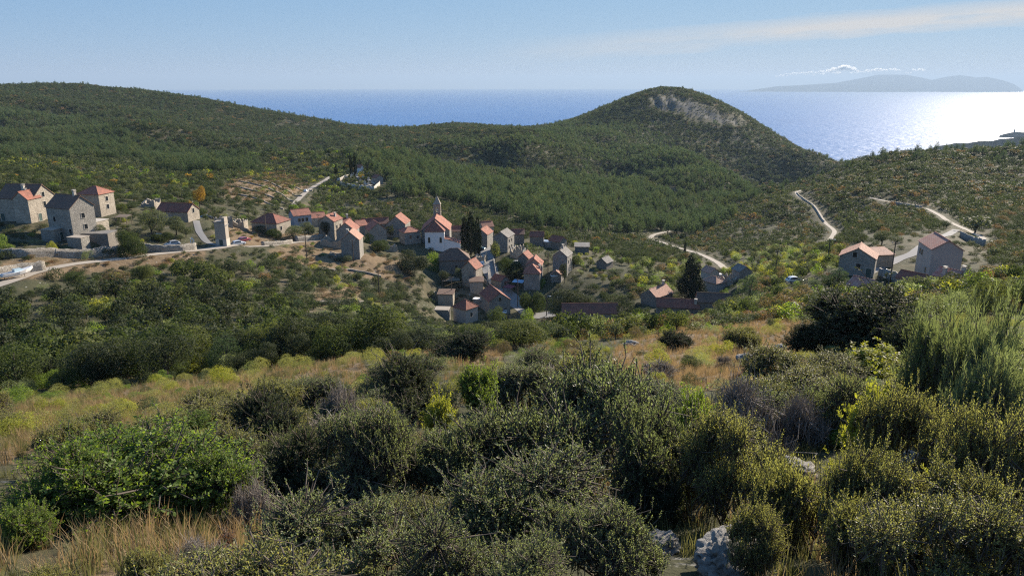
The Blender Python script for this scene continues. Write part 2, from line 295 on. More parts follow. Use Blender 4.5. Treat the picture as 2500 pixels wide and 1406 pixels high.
ROADS = [
('gravel_road',3.2,'gravel',[(-60,712,140),(20,692,148),(90,668,158),(180,649,168),(300,635,178),(420,621,190),(520,610,200),(600,604,210),(680,596,225),(740,590,238),(800,586,247)]),
('village_track',1.9,'asphalt',[(560,607,204),(520,597,204),(500,580,206),(486,562,214),(480,550,222)]),
('village_street',5.4,'asphalt',[(1172,600,288),(1184,618,275),(1190,640,264),(1198,672,253),(1216,706,242),(1248,738,233),(1272,762,227),(1296,783,222),(1350,779,224)]),
('hill_track',2.7,'gravel',[(716,502,330),(733,485,362),(748,470,395),(770,453,430),(808,432,480)]),
('valley_road',2.7,'gravel',[(1640,560,440),(1604,568,425),(1589,578,408),(1596,587,398),(1625,594,385),(1668,607,350),(1705,619,330),(1745,640,300),(1772,662,268)]),
('ridge_road',2.1,'gravel',[(1995,470,560),(1962,466,545),(1944,470,525),(1956,486,492),(1985,511,450),(2012,537,405),(2036,562,365),(2030,582,335),(2004,603,305)]),
('hill_track',2.2,'gravel',[(2125,488,430),(2190,500,405),(2248,509,380),(2290,524,345),(2320,545,305),(2360,565,275),(2420,592,240)]),
('hamlet_lane',2.6,'asphalt',[(2120,668,163),(2150,650,170),(2195,628,178),(2240,606,186),(2292,572,214),(2335,556,272)]),
]
# ------------------------------------------------------------------ terrain: scattered survey points -> smooth relief
CT = []
def c(u, v, Y): CT.append((u, v, Y))
for u, v, Y in [
 # near slope
 (-600,1130,12),(0,1130,12),(600,1130,12),(1250,1130,12),(1900,1125,12),(2500,1110,12),(3100,1100,12),
 (-600,1020,24),(100,1020,24),(600,1000,24),(1250,975,24),(1900,940,24),(2500,905,24),(3100,880,24),
 (-500,1000,36),(100,985,38),(500,950,40),(750,905,46),(1000,872,55),(1300,850,65),(1500,830,74),(1800,797,86),(1950,785,90),(2300,775,70),(2600,760,60),
 (1600,900,40),(1750,860,52),(1250,900,42),(2100,830,50),
 # wooded hollow on the left
 (-300,960,75),(100,925,80),(400,890,90),(650,850,105),(850,830,115),(0,800,120),(300,790,125),(600,790,135),(850,780,150),(100,735,140),(350,700,155),(600,700,170),(750,690,185),
 (1000,790,165),(1150,830,140),(1300,840,158),(950,720,205),(1040,690,222),(850,660,215),(700,640,205),(1000,640,245),
 (1500,812,150),(1700,800,155),(1900,740,140),(2050,730,125),(2200,720,120),(2400,700,110),
 # shelf of the village
 (60,600,172),(250,607,182),(400,603,192),(100,550,190),(300,545,205),(430,535,222),(580,570,228),(640,572,240),(720,575,245),(880,610,238),(940,606,250),
 (1060,602,264),(1120,607,264),(1240,610,258),(1300,712,236),(1250,660,258),(1330,660,255),(1400,668,248),(1140,786,213),(1080,765,222),(1220,775,217),(1400,792,192),(1500,790,194),(1650,768,198),(1740,752,207),(1560,722,218),(1680,735,215),(1650,660,262),(1800,690,200),(1900,690,185),
 (1480,640,270),(1350,590,300),(1500,600,330),(2060,660,165),(2200,675,158),(2350,690,140),(2450,640,165),(2360,600,215),(2200,580,235),(1950,640,240),
 # middle ground
 (0,470,235),(250,480,255),(500,490,275),(620,500,290),(300,440,330),(100,420,330),(500,430,360),(650,440,370),(900,500,360),(1000,480,390),(840,470,400),(870,430,450),(930,440,440),
 (1100,490,420),(1250,540,350),(1200,480,470),(1400,530,420),(1500,560,410),(1400,470,560),(1250,450,580),(1100,425,620),(1500,440,660),(1600,470,610),(1700,500,560),(1640,540,490),(1750,550,420),(1800,480,640),
 (1760,590,385),(1850,560,400),(1900,500,470),(2000,470,520),(2100,450,520),(2250,470,440),(2400,480,400),(2480,440,500),(2480,540,290),(2250,540,320),(2100,560,300),(2000,640,215),(1850,620,290),
 (0,360,560),(250,380,500),(450,400,470),(600,380,600),(0,300,820),(250,320,760),(450,340,720),(700,360,760),(800,390,680),(950,385,740),(1000,365,850),
 (150,250,1150),(400,270,1150),(650,310,1150),(850,330,1120),
 # skyline
 (-400,215,1450),(0,207,1500),(180,204,1520),(350,216,1520),(500,233,1500),(700,268,1470),(850,297,1440),(930,308,1420),(1040,303,1380),(1120,297,1350),(1230,300,1320),(1340,308,1280),(1420,296,1290),
 (1480,268,1310),(1540,241,1330),(1580,228,1335),(1615,223,1340),(1660,229,1335),(1720,249,1320),(1790,279,1300),(1840,305,1280),(1920,330,1240),(2010,352,1132),(2110,365,1098),(2230,374,1020),
 (1100,335,1000),(1250,340,980),(1400,335,1040),(1100,352,840),(1250,352,862),(1400,356,890),(1100,384,808),(1250,396,818),(1400,406,838),(1540,300,1210),(1600,270,1275),(1640,335,1185),(1500,360,930),(1680,360,980),(1720,400,860),(1790,440,760),(1840,465,690),
 (1550,400,830),(1680,440,740),(1720,312,1250),(1800,350,1190),(1850,400,1120),(1950,395,1092),(2060,388,1072),(1900,440,1070),(1880,462,1048),(1700,270,1270),
 (1800,525,470),(1870,480,560),(1960,445,610),(2050,410,650),(2130,390,680),(2230,372,710),(2350,366,730),(2500,362,740),(2700,360,740)]: c(u, v, Y)
# crests, and the folds that lie hidden behind them (drop in metres below the line of sight)
for u, v, Y in [(1500,345,950),(1600,350,900),(1700,388,830),(1780,428,760),(900,380,640),(1050,385,680),(1200,402,680),(1350,417,650),(1500,433,620),(1620,458,585)]: c(u, v, Y)
DROP = [(1640,345,1010,34),(1740,385,930,40),(1820,425,870,45),(1880,450,830,42),(2000,425,780,50),(2100,392,850,60),(2200,374,900,60),(2320,366,920,70),(1880,464,960,30),(1960,438,975,40),(2040,405,970,45),(2110,390,970,42),(900,378,735,18),(1050,383,780,22),(1200,400,780,26),(1350,415,745,26),(1500,432,705,22),(200,330,640,6),(450,345,640,8)]
for r in ROADS:
    for p in r[3]: CT.append(p)
raw = []
for u, v, Y, dr in DROP:
    d = P(u, v, Y); raw.append((d[0]/Y, math.log(Y), (d[2]-dr)/Y, 1.0))
for u, v, Y in CT:
    d = dirv(u, v); raw.append((d[0]/d[1], math.log(Y), d[2]/d[1], 1.0))
for t in (-.8, -.4, 0, .4, .8):
    raw += [(t, math.log(1.2), -1.95/1.2, 1), (t, math.log(2.5), -2.6/2.5, 1), (t, math.log(4.5), -3.55/4.5, 1), (t, math.log(7), -4.75/7, 1)]
    raw += [(t, math.log(2100), -.13 if t < .3 else -.17, 1), (t, math.log(2800), -400/2800, 1), (t, math.log(4200), -520/4200, 1)]
for t in (.45, .6, .8): raw += [(t, math.log(900), -.12, 1), (t, math.log(1200), -.19 if t > .55 else -.14, 1)]
for h in HOUSES:
    p = P(h[1], h[2], h[3]); zb = p[2]-h[8]-h[7]; raw.append((p[0]/p[1], math.log(p[1]), zb/p[1], .25))
raw = np.array(raw)
def tps(A, B):
    d2 = ((A[:, None, 0]-B[None, :, 0])*2.2)**2+((A[:, None, 1]-B[None, :, 1]))**2
    return .5*d2*np.log(d2+1e-12)
n = len(raw); A = np.zeros((n+3, n+3)); A[:n, :n] = tps(raw, raw)+np.diag(.006/raw[:, 3]); Pm = np.c_[np.ones(n), raw[:, 0], raw[:, 1]]; A[:n, n:] = Pm; A[n:, :n] = Pm.T
sol = np.linalg.solve(A, np.r_[raw[:, 2], 0, 0, 0])
def qfun(t, ly):
    t = np.clip(t, -.95, .95); o = np.empty(t.shape)
    B = np.c_[t.ravel(), ly.ravel()]
    for i in range(0, len(B), 4000):
        b = B[i:i+4000]; o.ravel()[i:i+4000] = tps(b, raw)@sol[:n]+sol[n]+b@sol[n+1:]
    return o
T0, T1, NT_ = -1.5, 1.5, 900
L0, L1, NL = math.log(1.2), math.log(4200), 760
tg = np.linspace(T0, T1, NT_); lg = np.linspace(L0, L1, NL)
ct, cl = np.linspace(T0, T1, 240), np.linspace(L0, L1, 240)
QC = qfun(*np.meshgrid(ct, cl))
def bil(G, xs, ys, x, y):
    fx = np.clip((x-xs[0])/(xs[1]-xs[0]), 0, len(xs)-1.001); fy = np.clip((y-ys[0])/(ys[1]-ys[0]), 0, len(ys)-1.001)
    i = fx.astype(int); j = fy.astype(int); a = fx-i; b = fy-j
    return G[j, i]*(1-a)*(1-b)+G[j, i+1]*a*(1-b)+G[j+1, i]*(1-a)*b+G[j+1, i+1]*a*b
TG, LG = np.meshgrid(tg, lg); YG = np.exp(LG); XG = TG*YG
ZG = bil(QC, ct, cl, TG, LG)*YG
# value noise
_nt = rng.random((256, 256))
def vnoise(x, y, s):
    x = x/s; y = y/s; i = np.floor(x).astype(int); j = np.floor(y).astype(int); a = x-i; b = y-j; a = a*a*(3-2*a); b = b*b*(3-2*b)
    g = lambda p, q: _nt[q % 256, p % 256]
    return g(i, j)*(1-a)*(1-b)+g(i+1, j)*a*(1-b)+g(i, j+1)*(1-a)*b+g(i+1, j+1)*a*b-.5
amp = np.clip(YG/60, .12, 1)
ZG += amp*(vnoise(XG, YG, 9)*.7+vnoise(XG+50, YG, 3.1)*.25) + np.clip(YG/10, 0, 1)*vnoise(XG, YG, 1.3)*.10
far = np.clip((YG-330)/400, 0, 1)*(1-.72*np.clip((YG-950)/250, 0, 1)); ZG += far*(vnoise(XG, YG, 120)*22+vnoise(XG+90, YG*.8, 52)*13+vnoise(XG, YG, 24)*5)
ZG -= 7.0*np.clip((YG-1050)/180, 0, 1)
UG, VG = proj(XG, YG, ZG)
# rocky face of the summit
ROCKP = [(1572,242),(1640,229),(1700,250),(1770,280),(1830,303),(1790,306),(1730,297),(1690,285),(1650,275),(1610,268)]
rock = inpoly(UG, VG, ROCKP) & (YG > 900)
ZG += rock*(np.abs(vnoise(XG, YG*.5, 22))*13+np.abs(vnoise(XG, YG*.4, 9))*8-5)
# level the ground under houses and along roads
def level(px, py, pz, rad, fall):
    d = np.hypot(XG-px, YG-py); k = np.clip((rad+fall-d)/fall, 0, 1); k = k*k*(3-2*k); return k
road_curves = []
for nm, wd, mt, pts in ROADS:
    pp = np.array([P(*q) for q in pts]); res = []
    for i in range(len(pp)-1):
        p0, p1, p2, p3 = pp[max(i-1, 0)], pp[i], pp[i+1], pp[min(i+2, len(pp)-1)]
        m = max(3, int(np.linalg.norm(p2-p1)/1.6))
        for k in range(m):
            t = k/m; res.append(.5*((2*p1)+(-p0+p2)*t+(2*p0-5*p1+4*p2-p3)*t*t+(-p0+3*p1-3*p2+p3)*t**3))
    res.append(pp[-1]); res = np.array(res)
    zt = bil(ZG, tg, lg, res[:, 0]/res[:, 1], np.log(res[:, 1])); k = np.ones(9)/9
    zt = np.convolve(np.r_[[zt[0]]*4, zt, [zt[-1]]*4], k, 'valid'); res[:, 2] = zt; road_curves.append((nm, wd, mt, res))
def blend_path(res, half, fall):
    x0, x1, y0, y1 = res[:, 0].min()-12, res[:, 0].max()+12, res[:, 1].min()-12, res[:, 1].max()+12
    idx = np.where((XG > x0) & (XG < x1) & (YG > y0) & (YG < y1)); X, Y = XG[idx], YG[idx]
    best = np.full(X.shape, 1e9); zz = np.zeros(X.shape)
    for i in range(len(res)-1):
        a, b = res[i], res[i+1]; ab = b[:2]-a[:2]; tt = np.clip(((X-a[0])*ab[0]+(Y-a[1])*ab[1])/(ab@ab+1e-9), 0, 1)
        d = np.hypot(X-a[0]-tt*ab[0], Y-a[1]-tt*ab[1]); u = d < best; best[u] = d[u]; zz[u] = (a[2]+tt*(b[2]-a[2]))[u]
    kk = np.clip((half+fall-best)/fall, 0, 1); kk = kk*kk*(3-2*kk); ZG[idx] = ZG[idx]*(1-kk)+zz*kk
    return idx, best
road_near = np.full(XG.shape, 1e9)
for nm, wd, mt, res in road_curves:
    idx, best = blend_path(res, wd*.5+1.2, 4.0); road_near[idx] = np.minimum(road_near[idx], best-wd*.5)
hinfo = []
for h in HOUSES:   # seat every house on the slope: the roof is where the photo shows it, the walls reach down to the ground
    best = None
    for f in ((1.0,) if h[1] == 62 else np.linspace(.95, 1.10, 31)):
        p = P(h[1], h[2], h[3]*f); g = float(bil(ZG, tg, lg, np.array(p[0]/p[1]), np.array(math.log(p[1])))); q = (abs(p[2]-h[8]-g-h[7])+abs(f-1)*12, p, g)
        if best is None or q[0] < best[0]: best = q
    p, g = best[1:]; eave = p[2]-h[8]; H = eave-g
    zb = eave-min(max(H, 2.4), h[7]+(1.5 if h[1] != 62 else 5)); hinfo.append((p[0], p[1], zb, eave-zb))
    k = level(p[0], p[1], zb, .55*h[5], 6.0); ZG[:] = ZG*(1-k)+zb*k
def seat(u, v, H, Y0, lo=.8, hi=1.35):
    """the point on the ray through (u, v) that stands H above the ground, near distance Y0"""
    best = None
    for f in np.linspace(lo, hi, 111):
        p = P(u, v, Y0*f); e = abs(p[2]-H-float(ground(p[0], p[1])))+abs(f-1)*.4
        if best is None or e < best[0]: best = (e, p)
    return best[1]
def ground(x, y):
    x = np.asarray(x, float); y = np.asarray(y, float); return bil(ZG, tg, lg, x/y, np.log(y))
UG, VG = proj(XG, YG, ZG)
# what shows from here (only used to leave out plants nobody sees)
QG = ZG/YG; RUN = np.maximum.accumulate(QG, axis=0)
def seen(x, y, z, h): return (z+h+.6+.004*y)/y >= bil(RUN, tg, lg, x/y, np.log(y*.985))-1e-4
# surface character: dry grass / bare rock, attributes on the sheet
DRYP = [[(640,612),(800,600),(1000,640),(1010,690),(900,680),(800,655),(700,640)],[(760,715),(880,690),(880,735),(790,760)],[(560,540),(640,560),(800,575),(780,600),(560,600)],[(1050,700),(1180,690),(1190,730),(1080,740)],
 [(1480,960),(1500,850),(1650,800),(1850,780),(1980,790),(1960,880),(1900,930),(1700,960)],[(560,440),(700,420),(760,460),(640,500),(540,480)],[(700,900),(880,870),(900,930),(640,960)],[(360,960),(520,925),(560,960),(400,1010),],[(0,1000),(250,962),(520,922),(640,908),(880,880),(890,935),(700,965),(560,1000),(300,1085),(0,1130)],[(200,1300),(620,1270),(640,1406),(150,1406)],[(960,840),(1230,850),(1220,890),(1000,900)],[(0,640),(200,620),(500,600),(500,640),(0,690)]]
dry = np.zeros(XG.shape)
for p in DRYP: dry = np.maximum(dry, inpoly(UG, VG, p)*1.0)
dry *= (YG < 520)
def blur(a, k=3):
    for _ in range(k):
        a = (a+np.roll(a, 1, 0)+np.roll(a, -1, 0)+np.roll(a, 1, 1)+np.roll(a, -1, 1))/5
    return a
dry = blur(dry, 4); rk = blur(rock*1.0, 2)
ii = np.arange(NL*NT_).reshape(NL, NT_); Fq = np.stack([ii[:-1, :-1], ii[:-1, 1:], ii[1:, 1:], ii[1:, :-1]], -1).reshape(-1, 4)
me = mesh('terrain', np.stack([XG, YG, ZG], -1), Fq, smooth=True)
for nm, arr in (('dry', dry), ('rock', rk)):
    a = me.attributes.new(nm, 'FLOAT', 'POINT'); a.data.foreach_set('value', arr.ravel().astype(np.float32))
def terrain_mat():
    m, nt, b, o = mat_new('hillside_ground'); p = geo_pos(nt)
    ad = N(nt, 'ShaderNodeAttribute', attribute_name='dry'); ar = N(nt, 'ShaderNodeAttribute', attribute_name='rock')
    n1 = noise(nt, .05, 8, p, .62); n2 = noise(nt, .40, 10, p, .72); n3 = noise(nt, 6, 6, p)
    green = mixc(nt, n2, (.034, .038, .019), (.078, .076, .042))
    soil = mixc(nt, n3, (.105, .078, .05), (.19, .148, .10))
    grass = mixc(nt, ramp(nt, n2, [(.3, 0), (.7, 1)]), (.105, .075, .044), (.215, .155, .095))
    rockc = mixc(nt, n3, (.23, .22, .20), (.46, .44, .41))
    base = mixc(nt, ramp(nt, M(nt, 'ADD', M(nt, 'MULTIPLY', n1, .6), M(nt, 'MULTIPLY', n2, .4)), [(.48, 0), (.64, .6)]), green, soil)
    base = mixc(nt, ramp(nt, M(nt, 'ADD', ad.outputs['Fac'], M(nt, 'MULTIPLY', M(nt, 'SUBTRACT', n2, .5), 1.1)), [(.3, 0), (.7, 1)]), base, grass)
    base = mixc(nt, ramp(nt, noise(nt, .9, 9, p, .7), [(.60, 0), (.68, .8)]), base, rockc)
    base = mixc(nt, ramp(nt, M(nt, 'ADD', ar.outputs['Fac'], M(nt, 'MULTIPLY', M(nt, 'SUBTRACT', noise(nt, .12, 8, p, .65), .5), 1.6)), [(.62, 0), (.95, .9)]), base, mixc(nt, noise(nt, .2, 6, p), (.065, .065, .06), (.165, .16, .15)))
    nt.links.new(base, b.inputs['Base Color']); b.inputs['Roughness'].default_value = .95; b.inputs['Specular IOR Level'].default_value = .15
    bump(nt, b, M(nt, 'ADD', M(nt, 'MULTIPLY', n2, 1.2), M(nt, 'MULTIPLY', n3, .15)), .5, .7); return m
tag(obj('terrain', me, terrain_mat()), kind='structure')
# roads and tracks
def gravel(name, c1, c2):
    m, nt, b, o = mat_new(name); p = geo_pos(nt); n1 = noise(nt, .5, 8, p, .65); n2 = noise(nt, 9, 5, p)
    nt.links.new(mixc(nt, M(nt, 'ADD', M(nt, 'MULTIPLY', n1, .7), M(nt, 'MULTIPLY', n2, .3)), c1, c2), b.inputs['Base Color']); b.inputs['Roughness'].default_value = .95; bump(nt, b, n2, .04, .5); return m
MT['gravel'] = gravel('pale_gravel', (.22, .19, .155), (.39, .345, .29)); MT['asphalt'] = gravel('worn_grey_asphalt', (.15, .147, .145), (.26, .255, .25))
for nm, wd, mt, res in road_curves:
    d = np.gradient(res[:, :2], axis=0); d /= np.linalg.norm(d, axis=1)[:, None]+1e-9; nr = np.c_[-d[:, 1], d[:, 0]]; V = []; k = 5
    for s in np.linspace(-1, 1, k):
        wj = wd*.5*s*(1+.10*vnoise(res[:, 0]+s*9, res[:, 1], 4)*(abs(s) == 1)*2); xy = res[:, :2]+nr*wj[:, None]
        V.append(np.c_[xy, np.maximum(ground(xy[:, 0], xy[:, 1]), res[:, 2]-.05)+.09+.03*(abs(s) < .3)])
    V = np.stack(V, 1); m_ = len(res); jj = np.arange(m_*k).reshape(m_, k)
    me = mesh(nm, V, np.stack([jj[:-1, :-1], jj[1:, :-1], jj[1:, 1:], jj[:-1, 1:]], -1).reshape(-1, 4), smooth=True); tag(obj(nm, me, MT[mt]), kind='structure')
# ------------------------------------------------------------------ sea (curved like the earth), islands, peninsula
def sea():
    aa = np.radians(np.linspace(-80, 80, 161)); rr = np.concatenate([np.geomspace(1200, 76000, 150)]); RE = 6.371e6
    Ag, Rg = np.meshgrid(aa, rr); V = np.stack([np.sin(Ag)*Rg, np.cos(Ag)*Rg, -SEA_H-Rg**2/(2*RE)], -1); jj = np.arange(V.shape[0]*V.shape[1]).reshape(V.shape[:2])
    me = mesh('sea', V, np.stack([jj[:-1, :-1], jj[:-1, 1:], jj[1:, 1:], jj[1:, :-1]], -1).reshape(-1, 4), smooth=True)
    m, nt, b, o = mat_new('sea_water'); p = geo_pos(nt)
    b.inputs['Base Color'].default_value = (.020, .085, .26, 1); b.inputs['Roughness'].default_value = .40; b.inputs['IOR'].default_value = 1.33
    n1 = noise(nt, .022, 3, p, .6); n2 = noise(nt, .0045, 3, p, .6); n3 = noise(nt, .0007, 4, p)
    nt.links.new(mixc(nt, n3, (.010, .10, .31), (.018, .13, .37)), b.inputs['Base Color'])
    bp = N(nt, 'ShaderNodeBump'); bp.inputs['Distance'].default_value = 6.0; bp.inputs['Strength'].default_value = 1.0
    nt.links.new(M(nt, 'ADD', n1, M(nt, 'MULTIPLY', n2, 1.5)), bp.inputs['Height']); nt.links.new(bp.outputs[0], b.inputs['Normal'])
    tag(obj('sea', me, m), kind='structure')
sea()
def island(name, prof, Y, depth, mat, kind='structure'):
    """a real ridge of land: skyline heights given along u, falling to the water in front and behind"""
    us = np.linspace(prof[0][0], prof[-1][0], 260); vs = np.interp(us, [p[0] for p in prof], [p[1] for p in prof]); rows = []
    RE = 6.371e6; base = -SEA_H-Y*Y/(2*RE)
    for k, s in enumerate(np.linspace(-1, 1, 25)):
        row = []
        for u, v in zip(us, vs):
            pt = P(u, v, Y); x = pt[0]; h = max(pt[2]-base, 0); y = Y+s*depth*(.35+.65*min(1, h/ (0.02*Y)))
            f = max(0.0, 1-abs(s)**1.3); row.append((x*(y/Y), y, base-2+(h+2)*f*(1+.25*float(vnoise(np.array(x), np.array(y), depth*.25))*(abs(s) > .1))))
        rows.append(row)
    V = np.array(rows); jj = np.arange(V.shape[0]*V.shape[1]).reshape(V.shape[:2])
    me = mesh(name, V, np.stack([jj[:-1, :-1], jj[:-1, 1:], jj[1:, 1:], jj[1:, :-1]], -1).reshape(-1, 4), smooth=True); return tag(obj(name, me, mat), kind=kind)
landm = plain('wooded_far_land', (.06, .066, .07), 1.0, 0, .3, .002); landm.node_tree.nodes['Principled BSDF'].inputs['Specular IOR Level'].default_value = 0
island('island_hills', [(1872,224),(1884,220),(1920,213),(1960,208),(2040,203),(2100,192),(2145,183),(2210,183),(2250,190),(2275,196),(2310,188),(2345,184),(2385,190),(2410,188),(2450,197),(2475,206),(2492,217),(2498,224)], 36000, 3600, landm)
island('island_hills', [(1806,226),(1832,221),(1850,218),(1880,214),(1900,211),(1980,208),(2060,206),(2120,207),(2175,209),(2205,217),(2214,225)], 33000, 2200, landm)
nearland = plain('wooded_shore', (.022, .028, .024), 1.0, 0, .4, .01); nearland.node_tree.nodes['Principled BSDF'].inputs['Specular IOR Level'].default_value = 0
island('peninsula', [(2225,373),(2262,365),(2290,357),(2312,354),(2335,350),(2362,350),(2390,345),(2420,345),(2446,339),(2470,338),(2495,333),(2520,331),(2600,328),(2700,325)], 3400, 300, nearland)
island('islet', [(2440,331),(2455,327),(2468,324),(2480,322.5),(2500,323.5),(2530,325),(2550,330)], 5100, 100, nearland)
o = MB(); p = P(2476, 323, 5100); o.box(-4, 4, -4, 4, -6, 12).tube([(0, 0, 12), (0, 0, 24)], [3, 2.4], 8).tube([(0, 0, 24), (0, 0, 27)], [3.2, .3], 8)
tag(o.build('lighthouse', MT['stone'], loc=p), 'tiny lighthouse tower on the dark islet in the sun glare', 'lighthouse')
# ------------------------------------------------------------------ buildings
def wbox(b, x0, x1, y0, y1, z0, z1): b.box(min(x0, x1), max(x0, x1), min(y0, y1), max(y0, y1), z0, z1)
def opening(root, side, s, z, w, h, L, W, mat, name, pane, shutter=None):
    """window or door set in a wall: stone surround proud of the wall, dark pane behind it"""
    n = {0: (1, 0), 1: (-1, 0), 2: (0, 1), 3: (0, -1)}[side]; half = L/2 if side < 2 else W/2
    span = (W if side < 2 else L)
    # s runs left to right as seen from outside
    tx, ty = -n[1], n[0]; k = (s-.5)*span; cx, cy = n[0]*half+tx*k, n[1]*half+ty*k
    e = empty(name); e.parent = root; e.location = (cx, cy, z); e.rotation_euler = (0, 0, math.atan2(n[1], n[0]))
    f = MB(); t = .10
    f.box(-.05, .07, -w/2-t, -w/2, -h/2, h/2).box(-.05, .07, w/2, w/2+t, -h/2, h/2).box(-.05, .09, -w/2-t-.04, w/2+t+.04, h/2, h/2+t).box(-.05, .10, -w/2-t-.04, w/2+t+.04, -h/2-t*.8, -h/2)
    f.build('frame', MT['trim'], e); g = MB().box(-.05, .015, -w/2, w/2, -h/2, h/2)
    g.box(.015, .035, -.025, .025, -h/2, h/2) if name == 'window' else g.box(.015, .03, -w/2, w/2, h*.1, h*.16)
    g.build('pane' if name == 'window' else 'door_leaf', pane, e); return e
def house_body(root, L, W, H, rh, typ, wall, roof, off=(0, 0, 0), rz=0, names=('wall', 'roof'), ov=.28, found=3.0, broken=False):
    l, w_ = L/2, W/2; b = MB()
    if typ == 'gable':
        b.add([(-l, -w_, -found), (l, -w_, -found), (l, w_, -found), (-l, w_, -found), (-l, -w_, H), (l, -w_, H), (l, w_, H), (-l, w_, H), (-l, 0, H+rh), (l, 0, H+rh)],
              [(0, 1, 5, 4), (1, 2, 6, 9, 5), (2, 3, 7, 6), (3, 0, 4, 8, 7), (4, 5, 9, 8), (8, 9, 6, 7)])
    elif typ == 'shed':
        b.add([(-l, -w_, -found), (l, -w_, -found), (l, w_, -found), (-l, w_, -found), (-l, -w_, H), (l, -w_, H), (l, w_, H+rh), (-l, w_, H+rh)],
              [(0, 1, 5, 4), (1, 2, 6, 5), (2, 3, 7, 6), (3, 0, 4, 7), (4, 5, 6, 7)])
    else: b.box(-l, l, -w_, w_, -found, H)
    o = b.build(names[0], MT[wall], root, off); o.rotation_euler = (0, 0, rz)
    r = MB(); t = .13
    if typ == 'gable':
        sl = rh/w_; nrm = math.hypot(1, sl); e = .20
        for sg in (1, -1):
            n = np.array((0, sg*sl, 1))/nrm; z0 = H-ov*sl+t*nrm*1.02; y0 = sg*(w_+ov); zr = H+rh+t*nrm*1.02
            x0, x1 = -l-e, l+e
            if broken and sg == 1: x0 = .1*l
            q = [(x0, 0, zr), (x0, y0, z0), (x1, y0, z0), (x1, 0, zr)]
            r.slab(q if sg > 0 else q[::-1], n, t)
        r.tube([(-l-e-.03, 0, H+rh+t*nrm), (l+e+.03, 0, H+rh+t*nrm)], .13, 8)
    elif typ == 'shed':
        sl = rh/W; nrm = math.hypot(1, sl); n = np.array((0, -sl, 1))/nrm
        r.slab([(-l-ov, -w_-ov, H-ov*sl+t*1.05), (l+ov, -w_-ov, H-ov*sl+t*1.05), (l+ov, w_+ov, H+rh+ov*sl+t*1.05), (-l-ov, w_+ov, H+rh+ov*sl+t*1.05)], n, t)
    else:
        rl = max(.12, l-w_*.92); z = H+.03; a = [(-l-ov, -w_-ov, z), (l+ov, -w_-ov, z), (l+ov, w_+ov, z), (-l-ov, w_+ov, z)]; p, q = (-rl, 0, H+rh), (rl, 0, H+rh)
        lo = [(x, y, zz-.12) for x, y, zz in a]; r.add(a+[p, q]+lo, [(0, 1, 5, 4), (1, 2, 5), (2, 3, 4, 5), (3, 0, 4), (0, 6, 7, 1), (1, 7, 8, 2), (2, 8, 9, 3), (3, 9, 6, 0), (9, 8, 7, 6)])
        for c_, d in ((a[0], p), (a[3], p), (a[1], q), (a[2], q)): r.tube([c_, d], .11, 6)
        r.tube([p, q], .12, 6)
    ro = r.build(names[1], MT[roof], root, off); ro.rotation_euler = (0, 0, rz); return o, ro
FOOT = []
for h, (hx, hy, hz, H) in zip(HOUSES, hinfo):
    name, u, v, Y, a, L, W, H0, rh, typ, wall, roof, wins, doors, chims, label = h
    rz = R(a)-math.atan((u-1250)/F_PX); root = empty(name, (hx, hy, hz), rz); tag(root, label, 'chapel' if name == 'chapel' else 'hut' if 'hut' in name or 'shed' in name else 'house')
    FOOT.append((hx, hy, .5*math.hypot(L, W)+.6))
    wo, ro = house_body(root, L, W, H, rh, typ, wall, roof, broken=(name == 'ruined_house'))
    for sd, s, z in wins: opening(root, sd, s, max(H-(H0-z), .9), .95, 1.3, L, W, None, 'window', MT['glass'])
    for d in doors: opening(root, d[0], d[1], 1.05, 1.1, 2.0, L, W, None, 'door', MT['green'])
    for fx, fy in chims:
        zc = H+rh*(1-abs(fy)*2) if typ != 'shed' else H+rh; c_ = MB(); x, y = fx*L, fy*W
        c_.box(x-.32, x+.32, y-.32, y+.32, zc-1.0, zc+1.15).box(x-.40, x+.40, y-.40, y+.40, zc+1.15, zc+1.24)
        for sx_ in (-.3, .2):
            for sy_ in (-.3, .2): c_.box(x+sx_, x+sx_+.1, y+sy_, y+sy_+.1, zc+1.24, zc+1.5)
        c_.box(x-.40, x+.40, y-.40, y+.40, zc+1.5, zc+1.58); c_.build('chimney', MT['trim'], ro, None)
# church
cz = P(1065, 527, 272); ch = empty('church', (cz[0], cz[1], 0), R(86)-math.atan((1065-1250)/F_PX)); NH, NR = 7.0, 4.3
g0 = cz[2]-NH-NR; ch.location.z = g0; tag(ch, 'village church with large red gabled roof, white apse and slender pointed bell tower', 'church'); FOOT.append((cz[0], cz[1], 11))
house_body(ch, 13, 10.4, NH, NR, 'gable', 'stone_gray', 'tile', names=('nave_wall', 'nave_roof'), found=4)
